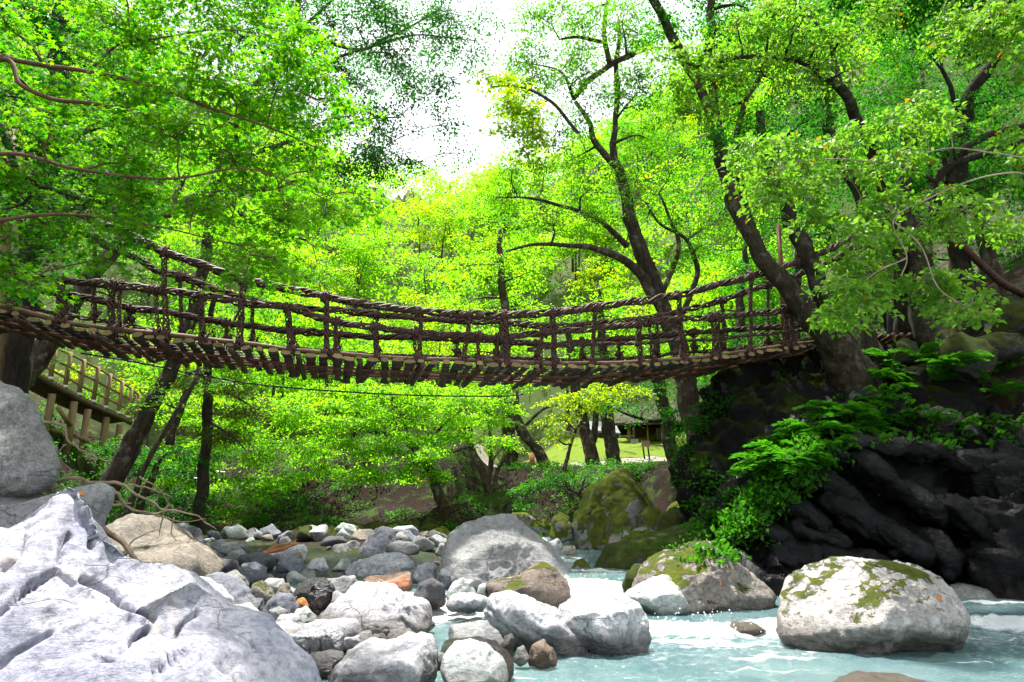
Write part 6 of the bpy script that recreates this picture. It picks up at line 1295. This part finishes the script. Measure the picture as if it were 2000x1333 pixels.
def person(loc, rot, h, label, top, bottom, shorts, pose):
    root = empty('person', loc, label, 'person'); root.rotation_euler = (0, 0, rot); k = h / 1.7; root.scale = (k, k, k)
    st = .11 if pose == 'stand' else .2
    Lf, Rf = (.10, -st, .07), (-.10, st, .07); Lk, Rk = (.10, -st * .55 - .03, .48), (-.10, st * .3 - .04, .48)
    hip, che, nek = (0, 0, .92), (0, .01, 1.25), (0, 0, 1.44)
    arms = {1: ((.19, 0, 1.38), (.25, -.02, 1.12), (.23, -.18, .92)), -1: ((-.19, 0, 1.38), (-.25, .03, 1.12), (-.22, -.10, .90))}
    ch = [[hip + (.13,), che + (.13,), (0, 0, 1.38, .09), nek + (.055,), (0, -.01, 1.53, .085), (0, -.015, 1.62, .095), (0, -.01, 1.68, .06)],
          [hip + (.13,), (.10, 0, .85, .085), Lk + (.055,), Lf + (.04,), (Lf[0], Lf[1] - .16, .04, .035)], [hip + (.13,), (-.10, 0, .85, .085), Rk + (.055,), Rf + (.04,), (Rf[0], Rf[1] - .16, .04, .035)]]
    for sgn, (s_, e_, w_) in arms.items():
        ch.append([(0, 0, 1.38, .09), s_ + (.05,), e_ + (.038,), w_ + (.028,), (w_[0], w_[1] - .05, w_[2] - .06, .03)])
        hd = np.array(w_) + [0, -.05, -.06]
        for f in range(5):
            d = np.array([(f - 2) * .014 * 1.0, -.03 if f < 4 else -.06, -.055]) if f else np.array([-sgn * .05, -.05, -.01])
            p1 = hd + d * .6; p2 = hd + d * (1.15 - .05 * abs(f - 2)) + [0, -.012, -.012]
            ch.append([(w_[0], w_[1] - .05, w_[2] - .06, .03), tuple(p1) + (.010,), tuple(p2) + (.008,)])
    skin_mesh('body', ch, M['skin'], root)
    V, F = ico(3); q = V * np.array([.105, .12, .12]); q = q[:, :] * 1.0; kk = (V[:, 1] < -.35) & (V[:, 2] < .45); q[kk] *= .72
    obj('hair', mesh_np('hair', q + [0, .0, 1.62], F), M['hair'], root)
    q = V * np.array([.016, .028, .024]); obj('nose', mesh_np('nose', q + [0, -.115, 1.585], F), M['skin'], root)
    tchain = [[hip[:2] + (.90, .155), che + (.155,), (0, 0, 1.36, .115)]] + [[(0, 0, 1.36, .115), s_ + (.072,), e_ + (.055,)] + ([] if shorts else [w_ + (.042,)]) for s_, e_, w_ in arms.values()]
    skin_mesh('jacket' if not shorts else 'shirt', tchain, M[top], root)
    zl = .52 if shorts else .10
    def leg(k_, f_, sgn):
        if shorts: return [(0, 0, .93, .15), (sgn * .10, 0, .82, .105), (k_[0], k_[1], .55, .085)]
        return [(0, 0, .93, .15), (sgn * .10, 0, .82, .105), k_ + (.078,), (f_[0], f_[1], .10, .062)]
    skin_mesh('shorts' if shorts else 'trousers', [leg(Lk, Lf, 1), leg(Rk, Rf, -1)], M[bottom], root)
    for f_ in (Lf, Rf):
        q = V * np.array([.05, .13, .05]); q[:, 2] = np.maximum(q[:, 2], -.03); obj('shoe', mesh_np('shoe', q + [f_[0], f_[1] - .06, .035], F), M['blackcloth'], root)
    return root
q = P(1741, 662, 16.0); zf = float(ground(q[0], 16.0))
person((q[0], 16.0, max(zf, q[2] - .05)), math.radians(-60), 1.68, 'person in a navy top and black trousers walking off the right end of the bridge', 'navy', 'blackcloth', False, 'walk')
ld = empty('landing_platform', (q[0], 16.0, q[2] - .06), 'short log landing under the visitor at the right end of the bridge', 'platform')
for k in range(9):
    c = np.array([q[0] - .9 + k * .2, 16.0, max(zf, q[2] - .05) - .055]); tube(mb := MB(), [c - [0.1, .8, 0], c + [0, 0, .0], c + [.1, .8, 0]], .055, 7); mb.build('log', M['vine'], ld)
q = P(1007, 923, 31.5); zf = float(ground(q[0], 31.5))
person((q[0], 31.5, zf), math.radians(80), 1.15, 'distant child in a white shirt and blue shorts beside the straight trunk', 'whitecloth', 'bluecloth', True, 'stand')

# ================================================================ DEAD BRANCHES, DRIFTWOOD
def deadwood(label, lines, mt, name='dead_branch'):
    r = empty(name, P(*lines[0][0][:3]), label, 'branch')
    for k, l in enumerate(lines):
        q = np.array([list(P(a, b, Y)) + [rr] for a, b, Y, rr in l]); q = crom(q, 6)
        tube(mb := MB(), q[:, :3] + .035 * np.stack([fbm(q[:, :3] * 4 + k, 3), fbm(q[:, :3] * 4 + k + 5, 3), fbm(q[:, :3] * 4 + k + 9, 3)], -1), np.maximum(q[:, 3], .003), 6, True, .1, k); mb.build('stem' if k == 0 else 'twig', M[mt], r)
deadwood('long bare dead branch reaching from behind the grey slab over the rubble', [[(110, 940, 6.6, .020), (150, 936, 6.6, .019), (180, 944, 6.7, .018), (215, 946, 6.7, .017), (250, 954, 6.8, .015), (290, 975, 6.9, .012), (315, 995, 7.0, .009), (330, 985, 7.0, .009)],
    [(220, 948, 6.7, .018), (240, 975, 6.8, .015), (260, 998, 6.8, .013), (320, 1000, 6.9, .011), (385, 1005, 7, .008), (412, 1025, 7, .006), (420, 1038, 7, .004)], [(262, 998, 6.8, .01), (300, 1003, 6.8, .009), (345, 1020, 6.9, .007), (400, 1015, 7, .004)], [(320, 998, 6.9, .008), (318, 1030, 6.9, .006), (312, 1048, 6.9, .003)],
    [(345, 1010, 6.9, .006), (338, 1040, 6.9, .005), (346, 1055, 6.9, .003)], [(200, 996, 6.7, .016), (240, 985, 6.8, .012), (258, 980, 6.8, .006)], [(250, 952, 6.8, .01), (290, 950, 6.9, .008), (335, 975, 7, .004)], [(270, 935, 6.8, .01), (310, 960, 6.9, .007), (340, 990, 7, .003)]], 'drift')
deadwood('grey dead branch lying down the right side of the pyramid boulder', [[(200, 1034, 6.3, .026), (235, 1060, 6.2, .022), (260, 1090, 6.1, .018), (290, 1122, 6.0, .012)], [(250, 1078, 6.1, .01), (262, 1050, 6.2, .007), (300, 1040, 6.3, .004)]], 'drift')
deadwood('thin bare branch above the boardwalk braces on the left', [[(65, 822, 8.0, .018), (118, 828, 8.1, .015), (130, 865, 8.1, .012), (165, 885, 8.2, .009), (215, 905, 8.3, .005)], [(130, 868, 8.1, .008), (100, 895, 8.1, .004)], [(150, 878, 8.2, .007), (190, 900, 8.2, .004)]], 'drift')
deadwood('orange driftwood stick on the far edge of the rubble', [[(515, 1080, 13.2, .05), (545, 1072, 13.2, .045), (585, 1063, 13.2, .02)], [(518, 1077, 13.2, .03), (550, 1066, 13.2, .025), (582, 1052, 13.2, .01)]], 'drift_red')
deadwood('pale bare twig hanging in front of the mossy trunks', [[(1415, 320, 12, .012), (1380, 340, 12, .010), (1360, 370, 12, .008), (1355, 400, 12, .006), (1345, 425, 12, .003)], [(1385, 340, 12, .007), (1412, 355, 12, .005), (1400, 375, 12, .003)], [(1366, 352, 12, .006), (1340, 370, 12, .003)]], 'bark_pale')

# ================================================================ PLANTS ON THE CLIFF
bpy.context.view_layer.update()
dg = bpy.context.evaluated_depsgraph_get()
def hit_down(x, y, z0=12.0):
    """the rock or ground surface straight below a point"""
    z = z0
    for _ in range(14):
        ok, loc, nrm, _i, o, _m = sc.ray_cast(dg, Vector((x, y, z)), Vector((0, 0, -1)))
        if not ok: return None
        if o.name.startswith(('cliff_rock', 'ground', 'rock', 'cobble')): return np.array(loc), np.array(nrm)
        z = loc.z - .01
    return None
def surf(px, py, Ymin=9.0):
    """surface seen through that pixel, skipping leaves"""
    d = ray(px, py); d = d / np.linalg.norm(d); o_ = CAM + d * (Ymin / d[1])
    for _ in range(60):
        ok, loc, nrm, _i, o, _m = sc.ray_cast(dg, Vector(o_), Vector(d))
        if not ok: return None
        if o.name.startswith(('cliff_rock', 'ground', 'rock', 'cobble')): return np.array(loc), np.array(nrm)
        o_ = np.array(loc) + d * .02
    return None
fr_m = []
for v in range(3):
    r = np.random.RandomState(v); n_ = 13; t = np.linspace(.08, 1, n_); p = np.stack([t * .9, .05 * r.normal() * t * t, .42 * t - .55 * t * t], -1)
    pos, hd, nr, sz = [], [], [], []
    for i in range(n_):
        for sg_ in (-1, 1):
            pos.append(p[i]); hd.append([.45, sg_, -.15 + .1 * r.normal()]); nr.append([.1 * r.normal(), .25 * r.normal(), 1]); sz.append(.30 * math.sin(math.pi * (.18 + .8 * (1 - t[i]))) + .04)
    V, T = TPL['rhomb']; V = V * np.array([1, .62, 1]); R_ = leaf_frames(np.array(hd), np.array(nr)); W = np.array(pos)[:, None] + np.einsum('nij,kj->nki', R_, V) * np.array(sz)[:, None, None]
    mb = MB(); mb.add(W.reshape(-1, 3), (np.arange(len(pos))[:, None, None] * 4 + T[None]).reshape(-1, 3)); tube(mb, np.concatenate([[[0, 0, 0]], p]), .006, 3, False)
    me = mb.mesh('frond', False); me.materials.append(M['leaf_fern']); fr_m.append(me)
lf_m = mesh_np('leaf', TPL['ovate'][0], TPL['ovate'][1], False); lf_m.materials.append(M['leaf_fern'])
lfb_m = mesh_np('leaf', TPL['ovate'][0] * np.array([1, .8, 1]), TPL['ovate'][1], False); lfb_m.materials.append(M['leaf_bright'])
rp = np.random.RandomState(15)
def fern(px, py, scale, n_, label, group=None):
    h_ = surf(px, py)
    if h_ is None: return
    r = empty('fern', h_[0] - [0, 0, .02], label, 'fern', group)
    for k in range(n_):
        o = bpy.data.objects.new('frond', fr_m[k % 3]); link(o); o.parent = r; s_ = scale * rp.uniform(.7, 1.15)
        o.rotation_euler = (rp.normal() * .2, rp.uniform(-.5, .15), 2 * math.pi * (k + rp.uniform(-.3, .3)) / n_); o.scale = (s_, s_, s_)
def leafy(px, py, h, n_, label, me, lsz, name='leafy_plant'):
    h_ = surf(px, py)
    if h_ is None: return
    b = h_[0] - [0, 0, .03]; r = empty(name, b, label, 'plant')
    for s_ in range(max(2, n_ // 9)):
        tip = np.array([rp.normal() * h * .55, -abs(rp.normal()) * h * .35, h * rp.uniform(.6, 1.1)]); p = crom(np.array([[0, 0, 0], tip * .5 + [0, 0, h * .18], tip]), 6)
        tube(mb := MB(), p, np.linspace(.008, .003, len(p)), 4); obj('stem', mb.mesh('stem'), M['bark'], r)
        for k in range(9):
            t = p[int(rp.uniform(.35, 1) * (len(p) - 1))]; a_ = rp.uniform(0, 6.28)
            hd = np.array([[math.cos(a_), math.sin(a_), -.25]]); R_ = leaf_frames(hd, np.array([[rp.normal() * .3, rp.normal() * .3 - .2, 1]]))[0]; z_ = lsz * rp.uniform(.7, 1.2)
            o = bpy.data.objects.new('leaf', me); link(o); o.parent = r; o.matrix_local = Matrix([list(R_[i] * z_) + [float(t[i])] for i in range(3)] + [[0, 0, 0, 1]])
for a in [(1640, 815, .75, 11, 'lush fern spilling over the left brow of the dark outcrop'), (1590, 840, .7, 10, 'fern on the left slope of the outcrop below the lush fern'), (1545, 880, .65, 10, 'fern halfway down the mossy left edge of the outcrop'), (1500, 925, .5, 8, 'small fern low on the mossy left edge of the outcrop'), (1860, 720, .6, 9, 'shaded fern under the terrace stones'), (1790, 700, .6, 9, 'dark fern at the roots of the mossy tree'), (1700, 850, .5, 9, 'fern at the middle of the outcrop brow'), (1960, 770, .6, 9, 'fern below the brown slope at the right edge'), (1620, 870, .5, 8, 'small fern hanging in front of the outcrop brow')]: fern(*a)
for k in range(26):
    t = rp.rand(); u = rp.uniform(-1, 1)
    fern(1445 + t * 290 + u * 10, 955 - t * 165 + u * 34 - 10, rp.uniform(.38, .72), 9, 'green fern in the carpet covering the left slope of the outcrop', 'ferns carpeting the outcrop slope')
for k in range(16):
    fern(rp.uniform(1660, 1995), rp.uniform(690, 850), rp.uniform(.35, .6), 8, 'shaded fern on the dark ledges above the outcrop', 'ferns on the shaded ledges')
for a in [(1720, 815, .75, 54, 'tall leafy plant with bright leaves on top of the outcrop', lf_m, .15), (1770, 830, .5, 36, 'broad-leaved plant right of the tall leafy plant', lf_m, .18), (1830, 838, .45, 45, 'low leafy plant on the outcrop brow towards the right', lf_m, .14), (1880, 845, .4, 45, 'clump of small round leaves along the outcrop brow', lf_m, .12), (1940, 850, .45, 45, 'leafy plant trailing over the outcrop at the right', lf_m, .13), (1990, 850, .45, 36, 'leafy plant cut by the right edge on the outcrop', lf_m, .13), (1960, 700, .5, 36, 'young plant on the brown slope at the right edge', lf_m, .12), (1670, 830, .4, 36, 'low plant left of the tall leafy plant', lf_m, .12), (1920, 760, .5, 45, 'leafy plant between the terrace stones and the outcrop', lf_m, .12), (1750, 740, .4, 36, 'shaded plant below the mossy tree roots', lf_m, .11)]: leafy(*a)
# grassy moss tufts down the left edge of the outcrop, on boulders and the cliff foot
pos, hd, nr, sz = [], [], [], []
def tuft(px, py, n_, ln):
    h_ = surf(px, py)
    if h_ is None: return
    for k in range(n_):
        pos.append(h_[0] + rp.normal(size=3) * [.08, .08, .03] - [0, 0, .02]); hd.append(h_[1] * .5 + rp.normal(size=3) * .6 + [0, -.3, .1]); nr.append(rp.normal(size=3)); sz.append(ln * rp.uniform(.5, 1.3))
for k in range(420):
    t = rp.rand(); x = 1400 + t * 220 + rp.normal() * 26; y = 1050 - t * 215 + rp.normal() * 26 + 10; tuft(x, y, 12, .11)
for k in range(90): tuft(rp.uniform(1560, 1990), rp.uniform(815, 870), 9, .12)
for k in range(60): tuft(rp.uniform(1330, 1400), rp.uniform(900, 1040), 9, .10)
for k in range(40): tuft(rp.uniform(1200, 1380), rp.uniform(1035, 1075), 8, .07)
if pos:
    tag(obj('moss_grass', leaves_mesh('moss_grass', np.array(pos), leaf_frames(np.array(hd), np.array(nr)), np.array(sz), 'rhomb'), M['leaf_fern']), 'mossy grass fringing the edge of the dark outcrop', 'grass', None, 'stuff')
# bank undergrowth: low leafy cover on the far bank
n_ = 1800; pos, R_, s_ = [], [], []
for k in range(n_):
    x = rp.uniform(-17, 5.5); y = float(FOOT(x)) + rp.uniform(.3, 8)
    if fbm(np.array([[x * .35, y * .35, 2.0]]), 2)[0] < -.10: continue
    z = float(ground(x, y)); p_, r_, z_, c_ = sprays(rp, np.array([x, y, z + .12]), np.array([.25, .25, .10]), 2, 14, .28, .085, .3, .4, .15)
    pos.append(p_); R_.append(r_); s_.append(z_)
tag(obj('bank_undergrowth', leaves_mesh('bank_undergrowth', np.concatenate(pos), np.concatenate(R_), np.concatenate(s_), 'rhomb'), M['leaf_fern']), 'low green undergrowth on the brown far bank', 'undergrowth', None, 'stuff')
pos, R_, s_ = [], [], []
for k in range(650):
    y = rp.uniform(9, 30); x = float(XL(y)) - rp.uniform(.3, 9)
    z = float(ground(x, y)); p_, r_, z_, c_ = sprays(rp, np.array([x, y, z + .2]), np.array([.35, .35, .2]), 2, 14, .3, .09, .3, .4, .15)
    pos.append(p_); R_.append(r_); s_.append(z_)
tag(obj('bank_undergrowth', leaves_mesh('bank_undergrowth', np.concatenate(pos), np.concatenate(R_), np.concatenate(s_), 'rhomb'), M['leaf_deep']), 'dark green undergrowth on the steep left bank', 'undergrowth', None, 'stuff')
# single fallen leaves
lo_m = mesh_np('fallen_leaf', TPL['ovate'][0], TPL['ovate'][1], False); lo_m.materials.append(M['leaf_orange'])
for px, py, s_, lab in [(1828, 1166, .07, 'curled orange leaf on the right shoulder of the domed white boulder'), (1716, 965, .11, 'orange leaf lying on the dark outcrop'), (1405, 1140, .035, 'tiny orange leaf on the mossy-crowned boulder'), (1038, 1046, .06, 'tiny yellow-orange leaf on the largest grey boulder'), (156, 962, .05, 'tiny orange leaf on the flat-topped grey slab')]:
    h_ = surf(px, py, 3.0)
    if h_ is None: continue
    R0 = leaf_frames(np.array([[.8, -.2, -.5]]), h_[1][None])[0] * s_; p = h_[0] + h_[1] * .012
    o = bpy.data.objects.new('fallen_leaf', lo_m); link(o); o.matrix_world = Matrix([list(R0[i]) + [float(p[i])] for i in range(3)] + [[0, 0, 0, 1]]); tag(o, lab, 'leaf')
# spray droplets at the falls
V, F = ico(1); mb = MB()
for c_, n_, sp in ((Pz(1130, 1150, .25), 90, .28), (Pz(1165, 1160, .2), 90, .3), (Pz(1350, 1225, .08), 120, .45), (Pz(1520, 1150, .25), 60, .16), (Pz(1300, 1240, .05), 60, .25)):
    for k in range(n_):
        p = c_ + rp.normal(size=3) * [sp, sp * .5, .07] + [0, 0, .06]; mb.add(V * rp.uniform(.004, .013) + p, F)
m_, N, L = newmat('white_spray'); principled(N, L, (.85, .9, .92), .3); M['spray'] = m_
tag(mb.build('water_spray', M['spray']), 'white droplets splashing at the little falls', 'spray', None, 'stuff')
